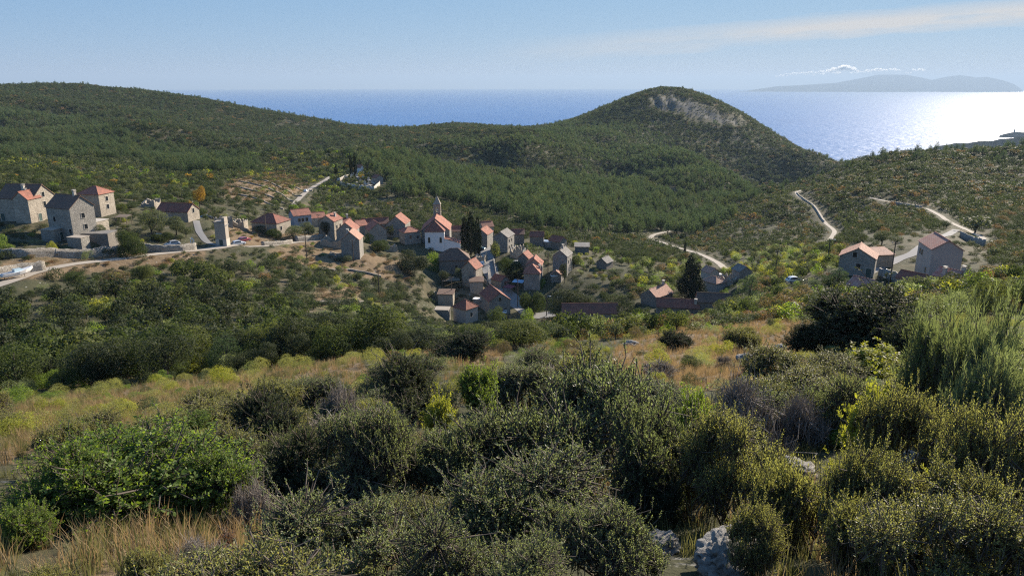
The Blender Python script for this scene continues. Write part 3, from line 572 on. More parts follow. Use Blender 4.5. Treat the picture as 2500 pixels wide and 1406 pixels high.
# apse: white square end with a half hipped roof
ax = -6.5-2.6; AH = P(1068, 567, 260)[2]-g0
o = MB().box(ax-2.6, ax+2.55, -3.5, 3.5, -4, AH).build('apse_wall', MT['white'], ch)
z1 = AH+3.4; b = MB(); e = .3
b.add([(ax-2.6-e, -3.5-e, AH+.02), (ax-2.6-e, 3.5+e, AH+.02), (ax+2.5, 3.5+e, AH+.02), (ax+2.5, -3.5-e, AH+.02), (ax+.6, 0, z1), (ax+2.5, 0, z1)], [(1, 0, 4), (0, 3, 5, 4), (2, 1, 4, 5), (0, 1, 2, 3), (3, 2, 5)])
b.tube([(ax-2.6-e, -3.5-e, AH+.05), (ax+.6, 0, z1)], .12, 6).tube([(ax-2.6-e, 3.5+e, AH+.05), (ax+.6, 0, z1)], .12, 6); b.build('apse_roof', MT['tile_dark'], ch)
def arch_window(parent, x, y, z, w, h, name='window'):
    pts = [(-w/2, 0), (w/2, 0)]+[(w/2*math.cos(t), h-w/2+w/2*math.sin(t)) for t in np.linspace(0, math.pi, 9)]
    b = MB(); k = len(pts); f = lambda s, dx: [(x+dx, y+p[0]*s, z+p[1]*s-(s-1)*h*.5) for p in pts]
    b.add(f(1, -.03)+f(1, .2), [tuple(range(k))]+[(i, i+k, (i+1) % k+k, (i+1) % k) for i in range(k)]); o = b.build(name, MT['glass'], parent)
    b = MB(); A, B, C_ = f(1, -.05), f(1.22, -.05), f(1.22, .1)
    b.add(A+B+C_, [(i, (i+1) % k, k+(i+1) % k, k+i) for i in range(k)]+[(k+i, k+(i+1) % k, 2*k+(i+1) % k, 2*k+i) for i in range(k)]); b.build('frame', MT['trim'], o)
arch_window(ch, ax-2.6, 2.0, AH-3.9, .75, 1.9); arch_window(ch, ax-2.6, -2.2, AH-3.9, .75, 1.9)
b = MB(); y0, y1 = -3.5, -9.2; hA, hB = P(1094, 584, 260)[2]-g0, P(1128, 598, 258)[2]-g0; xa, xb = ax-2.3, ax+2.4
b.add([(xa, y0, -4), (xb, y0, -4), (xb, y1, -4), (xa, y1, -4), (xa, y0, hA), (xb, y0, hA), (xb, y1, hB), (xa, y1, hB)], [(0, 4, 7, 3), (3, 7, 6, 2), (2, 6, 5, 1), (4, 5, 6, 7)]); b.build('annex_wall', MT['white'], ch)
b = MB(); b.slab([(xa-.2, y0, hA+.15), (xb+.2, y0, hA+.15), (xb+.2, y1-.25, hB+.12), (xa-.2, y1-.25, hB+.12)], (0, 0, 1), .12); b.build('annex_roof', MT['tile'], ch)
tz = P(1061, 498, 279)[2]-g0; zp = P(1061, 476, 279)[2]-g0; tx = 6.3; b = MB(); q = 1.35; zo = tz-3.0
bt = empty('bell_tower'); bt.parent = ch; bt.location = (tx, 0, 0)
b.box(-q, q, -q, q, 0, zo)
for sx_ in (-1, 1):
    for sy_ in (-1, 1): wbox(b, sx_*q, sx_*.5, sy_*q, sy_*.5, zo, zo+2.0)
b.box(-q, q, -q, q, zo+2.0, tz).box(-q-.15, q+.15, -q-.15, q+.15, tz, tz+.2).box(-q-.1, q+.1, -q-.1, q+.1, zo-.25, zo-.05)
b.build('shaft', MT['stone'], bt); b = MB(); b.add([(-q, -q, tz+.2), (q, -q, tz+.2), (q, q, tz+.2), (-q, q, tz+.2), (0, 0, zp)], [(0, 1, 4), (1, 2, 4), (2, 3, 4), (3, 0, 4)]); b.box(-.05, .05, -.05, .05, zp-.2, zp+.8); b.build('spire', MT['stone'], bt)
MB().tube([(0, 0, zo+.6), (0, 0, zo+.9), (0, 0, zo+1.5)], [.45, .3, .12], 10).build('bell', MT['metal'], bt)
# transformer tower
tp = P(545, 598, 205); tp[2] = float(ground(tp[0], tp[1])); TH = P(543, 541, 205)[2]-tp[2]
tw = empty('transformer_tower', tuple(tp), R(-22)-math.atan((545-1250)/F_PX)); tag(tw, 'tall narrow concrete transformer tower with whitewashed foot beside the village track', 'tower'); FOOT.append((tp[0], tp[1], 2.5))
MB().box(-1.5, 1.5, -1.2, 1.2, 1.9, TH).box(-1.62, 1.62, -1.32, 1.32, TH, TH+.18).build('shaft', MT['concrete'], tw); MB().box(-1.56, 1.56, -1.26, 1.26, -3, 1.9).build('plinth', MT['trim'], tw)
MB().box(.7, 1.5, -1.2, 1.2, TH+.18, TH+1.3).build('parapet', MT['concrete'], tw)
b = MB()
for k in range(3): b.tube([(.9, -1.2+k*.8-.0, TH-.9), (1.9, -1.2+k*.8, TH-.9)], .05, 6).tube([(1.9, -1.2+k*.8, TH-1.0), (1.9, -1.2+k*.8, TH-.7)], .1, 8)
b.build('insulator_rack', MT['lampw'], tw); MB().box(-.5, .5, -1.3, -1.18, .1, 1.8).build('door', MT['green'], tw)
for zz in (3.2, 4.4): MB().box(-1.0, .2, -1.28, -1.2, zz, zz+.12).build('ledge', MT['trim'], tw)
# annexes and terraces of the grey house
def box_thing(name, u, v, Y, a, L, W, H, mat, top, label, cat, cap=.14, found=3):
    p = seat(u, v, H, Y, .9, 1.25); e = empty(name, (p[0], p[1], p[2]-H), R(a)-math.atan((u-1250)/F_PX)); tag(e, label, cat); FOOT.append((p[0], p[1], .5*math.hypot(L, W)))
    MB().box(-L/2, L/2, -W/2, W/2, -found, H-cap).build('wall', MT[mat], e); MB().box(-L/2-.12, L/2+.12, -W/2-.12, W/2+.12, H-cap, H).build('roof', MT[top], e); return e
e = box_thing('annex', 224, 537, 181, -42, 6.2, 4.6, 3.4, 'stone', 'trim', 'flat topped stone terrace block against the gable of the grey house', 'annex'); opening(e, 0, .6, 1.0, .8, .8, 6.2, 4.6, None, 'window', MT['glass'])
e = box_thing('annex', 133, 556, 180, -42, 3.6, 5.2, 3.3, 'stone_gray', 'concrete', 'low concrete roofed annex with dark green door left of the grey house', 'annex'); opening(e, 0, .5, 1.2, 1.2, 2.1, 3.6, 5.2, None, 'door', MT['green'])
box_thing('annex', 190, 577, 172, -42, 4.0, 2.8, 2.6, 'stone_gray', 'concrete', 'small shed with pale slab roof in front of the grey house', 'shed')
e = box_thing('outbuilding', 243, 566, 176, -30, 6.5, 4.5, 2.4, 'stone_dark', 'slate', 'low outbuilding with dark slab roof beside the big round tree', 'outbuilding')
box_thing('annex', 1080, 752, 218, -10, 4.2, 3.6, 2.6, 'stone_gray', 'concrete', 'flat concrete roofed shed left of the lowest square house', 'shed')
box_thing('annex', 1353, 672, 232, 10, 2.2, 2.0, 2.2, 'stone_gray', 'white', 'tiny white roofed lean-to beside the red gabled hut', 'shed')
box_thing('annex', 1166, 728, 219, -15, 2.6, 2.0, 2.6, 'stone_gray', 'white', 'small shed with white roof left of the large gabled house', 'shed')
box_thing('annex', 1336, 588, 284, -25, 5.2, 3.4, 2.4, 'stone_gray', 'bluemetal', 'lean-to with blue metal roof at the valley edge', 'shed')
box_thing('annex', 1745, 667, 212, -35, 4.0, 3.0, 2.2, 'render', 'white', 'white slab roofed shed beside the cedar', 'shed')
def shelter(name, u, v, Y, a, L, W, H, mat, label, tilt=.3):
    p = seat(u, v, H, Y, .9, 1.25); e = empty(name, (p[0], p[1], p[2]-H), R(a)-math.atan((u-1250)/F_PX)); tag(e, label, name.split('_')[-1])
    MB().slab([(-L/2, -W/2, H), (L/2, -W/2, H), (L/2, W/2, H+tilt), (-L/2, W/2, H+tilt)], (0, 0, 1), .06).build('cover', MT[mat], e)
    for sx_ in (-1, 1):
        for sy_ in (-1, 1): MB().tube([(sx_*(L/2-.1), sy_*(W/2-.1), -1.5), (sx_*(L/2-.1), sy_*(W/2-.1), H+(tilt if sy_ > 0 else 0)-.05)], .07, 6).build('post', MT['wood'], e)
shelter('terrace_pergola', 300, 528, 206, -30, 3.4, 2.8, 2.3, 'wood', 'pale canopied pergola on posts behind the round tree by the grey house')
shelter('street_awning', 1244, 700, 238, -35, 3.4, 2.8, 2.2, 'awn', 'maroon fabric awning over tables at the street bend')
shelter('street_tarpaulin', 1266, 687, 242, -20, 3.8, 2.8, 2.4, 'blue', 'bright blue tarpaulin roof behind the maroon awning')
shelter('house_porch', 1234, 687, 241, -42, 3.4, 2.4, 2.0, 'tile_dark', 'red tiled porch roof on posts between hut and awning')
shelter('yard_pergola', 1100, 682, 228, 5, 6.0, 4.0, 2.3, 'wood', 'weathered timber pergola over rubble in the yard below the old house')
def ruin(u, v, Y, a, L, W, H, label, seed):
    p = P(u, v, Y); z = float(ground(p[0], p[1])); e = empty('ruin', (p[0], p[1], z), R(a)-math.atan((u-1250)/F_PX)); tag(e, label, 'ruin'); r_ = random.Random(seed); FOOT.append((p[0], p[1], .5*math.hypot(L, W)))
    for (x0, y0, x1, y1) in ((-L/2, -W/2, L/2, -W/2), (L/2, -W/2+.55, L/2, W/2), (L/2-.55, W/2, -L/2, W/2), (-L/2, W/2-.55, -L/2, -W/2+.55)):
        n_ = 7; b = MB(); dx, dy = x1-x0, y1-y0; ln = math.hypot(dx, dy); px, py = -dy/ln*.5, dx/ln*.5; top = [H*(.45+.55*r_.random()) for _ in range(n_+1)]; vs = []; fs = []
        for i in range(n_+1):
            x, y = x0+dx*i/n_, y0+dy*i/n_; vs += [(x, y, -2), (x+px, y+py, -2), (x, y, top[i]), (x+px, y+py, top[i]*.97)]
        for i in range(n_):
            k = i*4; fs += [(k, k+4, k+6, k+2), (k+5, k+1, k+3, k+7), (k+2, k+6, k+7, k+3)]
        fs += [(0, 2, 3, 1), (n_*4, n_*4+1, n_*4+3, n_*4+2)]; b.add(vs, fs); b.build('wall', MT['stone'], e)
ruin(815, 598, 240, -10, 8, 6, 3.6, 'roofless ruin with dark openings beside the twin grey gables', 1); ruin(832, 616, 230, -8, 7, 3.5, 1.6, 'low broken yard wall below the twin grey gables', 2)
ruin(1267, 600, 266, 70, 6, 5, 4.2, 'roofless broken walls right of the tall grey slab roofed house', 3); ruin(370, 508, 238, -30, 4.5, 4, 3.0, 'crumbling stone ruin left of the long low house', 4)
ruin(545, 538, 236, 10, 5, 4, 3.0, 'roofless ruin among shrubs behind the transformer tower', 5); ruin(585, 540, 242, -20, 4, 4, 3, 'broken gable ruin right of the transformer tower', 6); ruin(1780, 668, 222, -30, 5, 4, 2.4, 'collapsed grey walls in the orchard right of the cedar', 7)
ruin(1175, 622, 262, 75, 5, 3.4, 3.2, 'sunlit broken yard walls beside the parked street cars', 8); ruin(950, 600, 250, 20, 5, 3, 2.2, 'half fallen wall corner below the church houses', 9)
# dry stone walls
def stone_wall(pts, h, label, t=.7, mat='dry', name='stone_wall'):
    pp = np.array([P(*q) for q in pts]); res = []
    for i in range(len(pp)-1):
        m_ = max(2, int(np.linalg.norm(pp[i+1]-pp[i])/.8))
        for k in range(m_): res.append(pp[i]+(pp[i+1]-pp[i])*k/m_)
    res.append(pp[-1]); res = np.array(res); z = ground(res[:, 0], res[:, 1]); d = np.gradient(res[:, :2], axis=0); d /= np.linalg.norm(d, axis=1)[:, None]+1e-9; nr = np.c_[-d[:, 1], d[:, 0]]*t/2
    hh = h*(1+.22*vnoise(res[:, 0]*3, res[:, 1]*3, 2.3))+.18*vnoise(res[:, 0], res[:, 1], .7); V = []
    for a_, zz in ((-1.15, -1.2), (-.9, .55), (-.8, 1), (.8, 1), (.9, .55), (1.15, -1.2)):
        j = vnoise(res[:, 0]+a_*7, res[:, 1], .9)*.2; V.append(np.c_[res[:, :2]+nr*a_+nr*j[:, None], z+hh*zz if zz > 0 else z+zz])
    V = np.stack(V, 1); n_ = len(res); jj = np.arange(n_*6).reshape(n_, 6); F_ = np.stack([jj[:-1, :-1], jj[1:, :-1], jj[1:, 1:], jj[:-1, 1:]], -1).reshape(-1, 4)
    F_ = np.r_[F_, [[0, 1, 4, 5], [1, 2, 3, 4]], [[(n_-1)*6+k for k in (5, 4, 1, 0)], [(n_-1)*6+k for k in (4, 3, 2, 1)]]]
    tag(obj(name, mesh(name, V, F_), MT[mat]), label, 'wall')
stone_wall([(5,648,163),(70,645,166),(140,638,171),(220,628,176),(300,616,183),(335,610,187)], 2.1, 'long dry stone retaining wall running above the gravel road')
stone_wall([(338,608,188),(400,612,190),(445,612,193),(478,602,197)], 1.9, 'dry stone wall holding up the car park beside the roadside shrine')
stone_wall([(-30,668,150),(10,664,153),(45,662,156),(112,661,160)], 2.2, 'sunlit dry stone wall directly behind the white boat')
stone_wall([(640,598,219),(690,592,226),(712,586,231)], 1.3, 'tumbled dry stone wall at the field edge right of the parked cars')
stone_wall([(722,585,236),(760,583,241),(788,582,246)], 1.9, 'tall dry stone wall along the road before the olive trees')
stone_wall([(2146,668,158),(2172,676,154),(2205,684,150)], 2.6, 'tall smooth retaining wall below the lane of the right hamlet', .5, 'stone_gray')
stone_wall([(2340,598,232),(2370,596,228),(2402,607,216)], 2.2, 'retaining wall on the slope behind the tall blank gable', .5, 'stone_gray')
stone_wall([(1204,640,263),(1210,675,252),(1214,694,246),(1232,712,240)], .9, 'low parapet wall along the right side of the village street', .35, 'stone_gray')
stone_wall([(1165,668,246),(1190,690,242),(1193,660,252)], 1.8, 'yard wall on the left side of the village street', .4, 'stone_gray')
stone_wall([(2175,499,408),(2215,503,392),(2250,507,380)], 1.0, 'pale stone wall along the upper hill track', .8, 'dry')
stone_wall([(1945,472,520),(1962,492,480),(1990,518,440),(2012,540,402)], .9, 'pale parapet wall along the winding ridge road', .5, 'stone')
TERR = [[(330,452,300),(400,458,296),(480,466,290)],[(345,468,285),(420,474,281),(490,480,277)],[(340,482,272),(410,487,268),(470,492,265)],[(560,452,350),(640,450,352),(715,462,345)],[(555,468,330),(640,468,330),(700,478,325)],[(560,484,308),(640,486,306),(690,494,302)],
 [(90,395,380),(200,400,372),(300,412,360)],[(60,415,340),(180,420,335),(280,430,325)],[(600,420,400),(680,418,405),(760,430,400)],[(560,436,372),(650,434,375),(735,446,368)],[(780,690,205),(850,672,215),(930,668,218)],[(760,770,162),(830,745,172),(890,730,180)]]
TLAB = ['topmost terrace wall left of the orange tree','middle terrace wall left of the orange tree','lowest terrace wall left of the orange tree','terrace wall crossing the dry slope, third from the top','terrace wall crossing the dry slope, fourth from the top','lowest terrace wall of the dry slope above the hipped house','upper terrace wall on the far left olive slope','lower terrace wall on the far left olive slope','topmost terrace wall of the dry slope below the hill track','second terrace wall of the dry slope below the hill track','broken terrace wall across the scrub below the twin gables','lowest broken terrace wall in the scrub above the conifer']
for p_, lb in zip(TERR, TLAB): stone_wall(p_, 0.6, lb, 1.0, 'stone_dark', 'terrace_wall')
# cemetery
stone_wall([(822,418,432),(850,408,446),(900,408,452)], 2.0, 'pale upper wall of the hillside cemetery', .5, 'trim', 'cemetery_wall'); stone_wall([(830,425,420),(870,438,408),(912,446,400),(926,432,415)], 2.2, 'pale lower wall of the hillside cemetery', .5, 'trim', 'cemetery_wall')
tb = None
for k, (u, v, Y) in enumerate([(846,416,430),(858,420,425),(868,424,421),(880,426,419),(892,430,415),(902,433,412),(858,412,436),(872,415,432),(888,418,428),(900,421,425),(910,428,418)]):
    p = P(u, v, Y); p[2] = float(ground(p[0], p[1]))
    if tb is None:
        b = MB().box(-.75, .75, -1.3, 1.3, -1, .9).box(-.9, .9, -1.45, 1.45, .9, 1.1).box(-.7, .7, 1.1, 1.4, 1.1, 2.3).box(-.1, .1, 1.2, 1.3, 2.3, 3.1).box(-.35, .35, 1.2, 1.3, 2.65, 2.85); tb = b.build('tomb', MT['trim']); o = tb
    else: o = tb.copy(); col.objects.link(o)
    o.location = p; o.rotation_euler = (0, 0, R(20+13*(k % 3))); tag(o, 'white stone tomb with headstone inside the hillside cemetery', 'tomb', 'tombs in the hillside cemetery')
# ------------------------------------------------------------------ cars, boat, shrine, poles, signs
def paint(name, c_):
    m, nt, b, o = mat_new(name); b.inputs['Base Color'].default_value = (*c_, 1); b.inputs['Roughness'].default_value = .28; b.inputs['Metallic'].default_value = .2; b.inputs['Coat Weight'].default_value = .6; return m
PAINT = {k: paint(k+'_car_paint', v) for k, v in dict(silver=(.55, .56, .58), white=(.78, .78, .78), dark=(.03, .035, .045), red=(.42, .10, .12), blue=(.05, .13, .18), grey=(.25, .26, .28)).items()}
def car_meshes():
    # side profile sections along the length: (x, half width, z bottom, z belt, half width roof, z roof)
    S = [(-2.08, .70, .42, .72, .60, .74), (-1.98, .80, .30, .88, .70, .92), (-1.55, .85, .24, .93, .64, 1.30), (-1.1, .86, .22, .94, .62, 1.46), (-.2, .87, .22, .93, .62, 1.50), (.45, .87, .22, .92, .61, 1.42), (1.0, .86, .22, .90, .70, 1.0), (1.55, .84, .24, .84, .72, .88), (1.95, .76, .30, .72, .66, .75), (2.06, .66, .40, .62, .58, .64)]
    V = []; rows = []
    for x, w_, zb, zm, wr, zr in S: V.append([(x, -w_*.92, zb), (x, -w_, (zb+zm)/2), (x, -w_*.97, zm), (x, -wr, zr), (x, 0, zr+.03), (x, wr, zr), (x, w_*.97, zm), (x, w_, (zb+zm)/2), (x, w_*.92, zb)])
    n_ = len(S); b = MB(); fs = []
    for i in range(n_-1):
        for j in range(8): fs.append((i*9+j, (i+1)*9+j, (i+1)*9+j+1, i*9+j+1))
        fs.append((i*9+8, (i+1)*9+8, (i+1)*9, i*9))
    fs += [tuple(range(8, -1, -1)), tuple((n_-1)*9+k for k in range(9))]
    body = MB().add([q for r_ in V for q in r_], fs)
    g = MB()
    def strip(i0, i1, side):
        for i in range(i0, i1):
            a = np.array(V[i][2 if side < 0 else 6]); b_ = np.array(V[i+1][2 if side < 0 else 6]); c_ = np.array(V[i+1][3 if side < 0 else 5]); d = np.array(V[i][3 if side < 0 else 5]); off = np.array((0, side*.012, .004))
            q = [a*.88+d*.12+off, b_*.88+c_*.12+off, c_*.85+b_*.15+off, d*.85+a*.15+off]; g.add(q if side < 0 else q[::-1], [(0, 1, 2, 3)])
    strip(2, 5, -1); strip(2, 5, 1)
    for i in (1, 5):                                   # rear and front screens
        o_ = np.array((-.012 if i < 3 else .012, 0, .016)); a, b_ = V[i], V[i+1]; q = [np.array(a[3])+o_, np.array(b_[3])+o_, np.array(b_[5])+o_, np.array(a[5])+o_]; q = [x*np.array((1, .92, 1)) for x in q]; g.add(q[::-1], [(0, 1, 2, 3)])
    return body, g
_cb, _cg = car_meshes(); CARM = {}
def car(u, v, Y, head, colr, label, group=None, sc=1.0):
    p = P(u, v, Y); p[2] = float(ground(p[0], p[1]))+.12; e = empty('parked_car', tuple(p), R(head)-math.atan((u-1250)/F_PX)); e.scale = (sc,)*3; tag(e, label, 'car', group); FOOT.append((p[0], p[1], 2.2))
    if not CARM:
        CARM['b'] = _cb.build('body', None, e, smooth=False).data; CARM['g'] = _cg.build('window', MT['glass'], e).data
        for ob in list(e.children): bpy.data.objects.remove(ob)
        w_ = MB().tube([(0, -.11, 0), (0, .11, 0)], .31, 16); CARM['w'] = w_.build('wheel', MT['rubber'], e).data; r_ = MB().tube([(0, -.125, 0), (0, .125, 0)], .19, 12); CARM['r'] = r_.build('rim', MT['metal'], e).data
        h_ = MB().box(-.05, .05, -.16, .16, -.07, .07); CARM['h'] = h_.build('headlight', MT['lampw'], e).data
        for ob in list(e.children): bpy.data.objects.remove(ob)
    me = CARM['b'].copy(); me.materials.clear(); me.materials.append(PAINT[colr]); obj('body', me, None, e); obj('window', CARM['g'], None, e)
    for x in (-1.3, 1.3):
        for y in (-.78, .78): wo = obj('wheel', CARM['w'], None, e, (x, y, .31)); obj('rim', CARM['r'], None, wo)
    for y in (-.5, .5): obj('headlight', CARM['h'], None, e, (2.0, y, .60))
car(420,598,196,-160,'silver','silver hatchback parked on the stone walled terrace by the round tree'); car(392,592,199,-60,'dark','dark car with raised boot beside the silver hatchback')
car(505,545,236,20,'dark','dark car at the top of the village track above the dry field'); car(583,599,212,25,'white','white hatchback beside the gravel road by the transformer tower'); car(597,589,218,35,'red','red car parked behind the white hatchback on dry grass')
car(748,470,394,70,'white','small white car on the hill track below the cemetery'); car(1181,632,264,80,'white','white estate car parked on the village street, upper of two'); car(1178,648,258,80,'white','white rounded car parked lower on the village street')
car(1172,612,276,-20,'blue','blue car parked in front of the cypress trees'); car(1194,598,284,80,'silver','silver car at the head of the village street'); car(1232,775,216,75,'dark','dark car parked beside the large gabled house at the junction'); car(1234,768,221,75,'white','pale car just behind the dark car at the junction')
car(1263,622,258,10,'white','white van like car beside the tall grey slab roofed house', sc=1.1); car(1938,700,172,30,'white','white car half hidden among orchard trees')
def boat():
    p = P(42, 676, 152); p[2] = float(ground(p[0], p[1])); e = empty('boat', tuple(p), R(22)-math.atan((42-1250)/F_PX)); tag(e, 'white and pale blue motor boat propped on stands beside the gravel road', 'boat'); FOOT.append((p[0], p[1], 3.5))
    S = [(-3.0, .95, .75, 1.35), (-2.2, 1.10, .55, 1.38), (-1, 1.2, .45, 1.42), (.3, 1.18, .42, 1.52), (1.5, .95, .50, 1.68), (2.5, .52, .80, 1.88), (3.3, .05, 1.5, 2.08)]; V = []
    for x, w_, zk, zg in S: V += [(x, -w_, zg), (x, -w_*.8, (zk+zg)/2-.12), (x, 0, zk), (x, w_*.8, (zk+zg)/2-.12), (x, w_, zg), (x, w_*.8, zg-.02), (x, 0, zg-.0), (x, -w_*.8, zg-.02)]
    fs = []
    for i in range(len(S)-1):
        for j in range(8): fs.append((i*8+j, i*8+(j+1) % 8, (i+1)*8+(j+1) % 8, (i+1)*8+j))
    fs += [tuple(range(7, -1, -1)), tuple(48+k for k in range(8))]; MB().add(V, fs).build('hull', MT['white'], e)
    b = MB(); b.add([(-.6, -.75, 1.45), (1.5, -.55, 1.6), (1.5, .55, 1.6), (-.6, .75, 1.45), (-.5, -.6, 2.05), (.9, -.45, 2.05), (.9, .45, 2.05), (-.5, .6, 2.05)], [(0, 1, 5, 4), (1, 2, 6, 5), (2, 3, 7, 6), (3, 0, 4, 7), (4, 5, 6, 7)]); b.build('cabin', paint('pale_blue_paint', (.55, .68, .72)), e)
    b = MB(); b.add([(.93, -.4, 2.0), (1.42, -.48, 1.68), (1.42, .48, 1.68), (.93, .4, 2.0)], [(0, 1, 2, 3)]); b.v = [(x+.02, y, z+.02) for x, y, z in b.v]; b.build('windscreen', MT['glass'], e)
    b = MB(); b.box(-2.7, -.75, -.8, .8, 1.44, 1.50); b.build('cockpit', MT['metal'], e)
    for x, y in ((-2, -.8), (-2, .8), (1.2, -.6), (1.2, .6)): MB().tube([(x, y, .9), (x*1.05, y*1.4, -.6)], .06, 6).build('prop', MT['wood'], e)
boat()
def shrine():
    p = P(472, 612, 199); p[2] = float(ground(p[0], p[1])); e = empty('roadside_shrine', tuple(p), R(-10)-math.atan((472-1250)/F_PX)); tag(e, 'white arched roadside shrine on a stone pedestal where track meets road', 'shrine')
    MB().box(-.7, .7, -.5, .5, -1.0, .9).box(-.8, .8, -.6, .6, .9, 1.05).build('pedestal', MT['stone'], e)
    b = MB(); pts = [(-.42, 1.05), (-.42, 2.0)]+[(.42*math.cos(t), 2.0+.45*math.sin(t)) for t in np.linspace(math.pi, 0, 9)]+[(.42, 1.05)]; b.tube([(x, 0, z) for x, z in pts], .12, 8); b.box(-.06, .06, -.06, .06, 2.5, 3.0).box(-.18, .18, -.05, .05, 2.68, 2.8); b.build('arch', MT['white'], e)
    MB().box(-.12, .12, -.1, .1, 1.05, 1.75).tube([(0, 0, 1.75), (0, 0, 1.95)], [.1, .08], 8).build('statue', MT['trim'], e)
shrine()
POLES = [(651,578,236,9.5,'timber utility pole standing in the dry field by the hipped house'),(780,573,246,9,'timber utility pole beside the leaning olive tree'),(751,655,216,8.5,'utility pole on the dry scrub slope below the road'),(863,632,224,7,'thin pole before the twin grey gables'),(1102,712,224,9,'utility pole beside the yard pergola'),(1264,738,228,9.5,'pale utility pole at the lower street bend'),(1338,647,250,7.5,'pale post left of the lone grey house'),(1334,778,222,6.5,'street lamp pole at the road junction'),(2174,680,152,9.5,'dark utility pole below the lane of the right hamlet'),(1894,655,215,7,'dark utility pole in the orchard'),(2018,660,190,7,'lamp pole in the orchard left of the rubble gabled house'),(926,722,196,8,'thin utility pole on the scrub slope above the conifer')]
PTOP = []
for u, v, Y, h, lb in POLES:
    p = P(u, v, Y); p[2] = float(ground(p[0], p[1])); e = empty('utility_pole' if 'lamp' not in lb else 'street_lamp', tuple(p), -math.atan((u-1250)/F_PX)+.2); tag(e, lb, 'pole' if 'lamp' not in lb else 'street lamp')
    MB().tube([(0, 0, -1), (0, 0, h*.5), (0, 0, h)], [.15, .13, .10], 10).build('pole', MT['twig_dark' if Y < 230 else 'wood'], e); PTOP.append(p+np.array((0, 0, h-.3)))
    if 'lamp' in lb:
        MB().tube([(0, 0, h-.2), (.5, 0, h+.1), (1.1, 0, h+.1)], .05, 6).build('arm', MT['metal'], e); MB().box(.8, 1.4, -.14, .14, h, h+.12).build('lamp_head', MT['lampw'], e)
    else:
        MB().box(-.75, .75, -.05, .05, h-.5, h-.38).build('crossarm', MT['wood'], e)
        for x in (-.65, .65): MB().tube([(x, 0, h-.38), (x, 0, h-.2)], .05, 6).build('insulator', MT['lampw'], e)
for i, j in ((0, 1), (4, 5), (5, 7)):
    a, b_ = PTOP[i], PTOP[j]; pts = [a+(b_-a)*t+np.array((0, 0, -1.2*4*t*(1-t))) for t in np.linspace(0, 1, 14)]
    tag(MB().tube(pts, .022, 4).build('power_cable', MT['rubber']), ['sagging cable between the field pole and the olive tree pole', 'sagging cable across the large gabled house', 'sagging cable from the street bend to the junction lamp'][(0, 4, 5).index(i)], 'cable')
def board():
    p = P(1299, 764, 229); p[2] = float(ground(p[0], p[1])); e = empty('notice_board', tuple(p), R(10)); tag(e, 'brown wooden notice board on two posts at the road junction', 'sign')
    MB().box(-1.0, 1.0, -.05, .05, 1.0, 2.2).build('panel', MT['wood'], e); MB().slab([(-1.15, -.3, 2.25), (1.15, -.3, 2.25), (1.15, .3, 2.4), (-1.15, .3, 2.4)], (0, 0, 1), .06).build('roof', MT['tile'], e)
    for x in (-.95, .95): MB().tube([(x, 0, -.6), (x, 0, 2.25)], .07, 6).build('post', MT['wood'], e)
board()
# clouds over the islands: real puffs of small height, far away
def clouds():
    m = bpy.data.materials.new('cloud'); m.use_nodes = True; nt = m.node_tree; nt.nodes.clear(); oo = N(nt, 'ShaderNodeOutputMaterial'); pv = N(nt, 'ShaderNodeVolumePrincipled'); pv.inputs['Color'].default_value = (1, 1, 1, 1); pv.inputs['Density'].default_value = .006; pv.inputs['Anisotropy'].default_value = .45; nt.links.new(pv.outputs[0], oo.inputs['Volume'])
    import bmesh
    r_ = random.Random(5)
    for nm, us, lab in (('cumulus_cloud', [(1905,185,5),(1925,183,6),(1945,181,6),(1965,180,7),(1985,179,8),(2005,177,9),(2025,175,10),(2045,171,12),(2060,168,13),(2075,171,11),(2090,174,8)], 'longest white cumulus bank above the far island'), ('cumulus_cloud', [(2105,175,5),(2125,173,6),(2145,171,7),(2160,172,5),(2180,170,6),(2190,172,4)], 'middle thin cumulus strip above the far island'), ('cumulus_cloud', [(2238,171,5),(2250,171,5),(2215,178,3)], 'smallest cumulus puff above the far island')):
        bm = bmesh.new(); Yc = 42000
        for u, v, rr in us:
            for k in range(12):
                p = P(u+r_.uniform(-9, 9), v+abs(r_.gauss(0, .35))*rr-(rr*.3), Yc); rad = rr*Yc/F_PX*r_.uniform(.16, .5)
                g = bmesh.ops.create_icosphere(bm, subdivisions=3, radius=1)
                for q in g['verts']:
                    d = q.co.normalized(); n_ = 1+.25*math.sin(d.x*5+k)*math.sin(d.y*6+u)*math.sin(d.z*5)+.16*math.sin(d.x*13+u)*math.sin(d.z*12+k); q.co = (p[0]+d.x*rad*1.7*n_, p[1]+d.y*rad*1.2*n_, p[2]+d.z*rad*(.62 if d.z < 0 else .9)*n_)
        me = bpy.data.meshes.new(nm); bm.to_mesh(me); bm.free(); me.polygons.foreach_set('use_smooth', np.ones(len(me.polygons), bool)); tag(obj(nm, me, m), lab, 'cloud', None)
clouds()
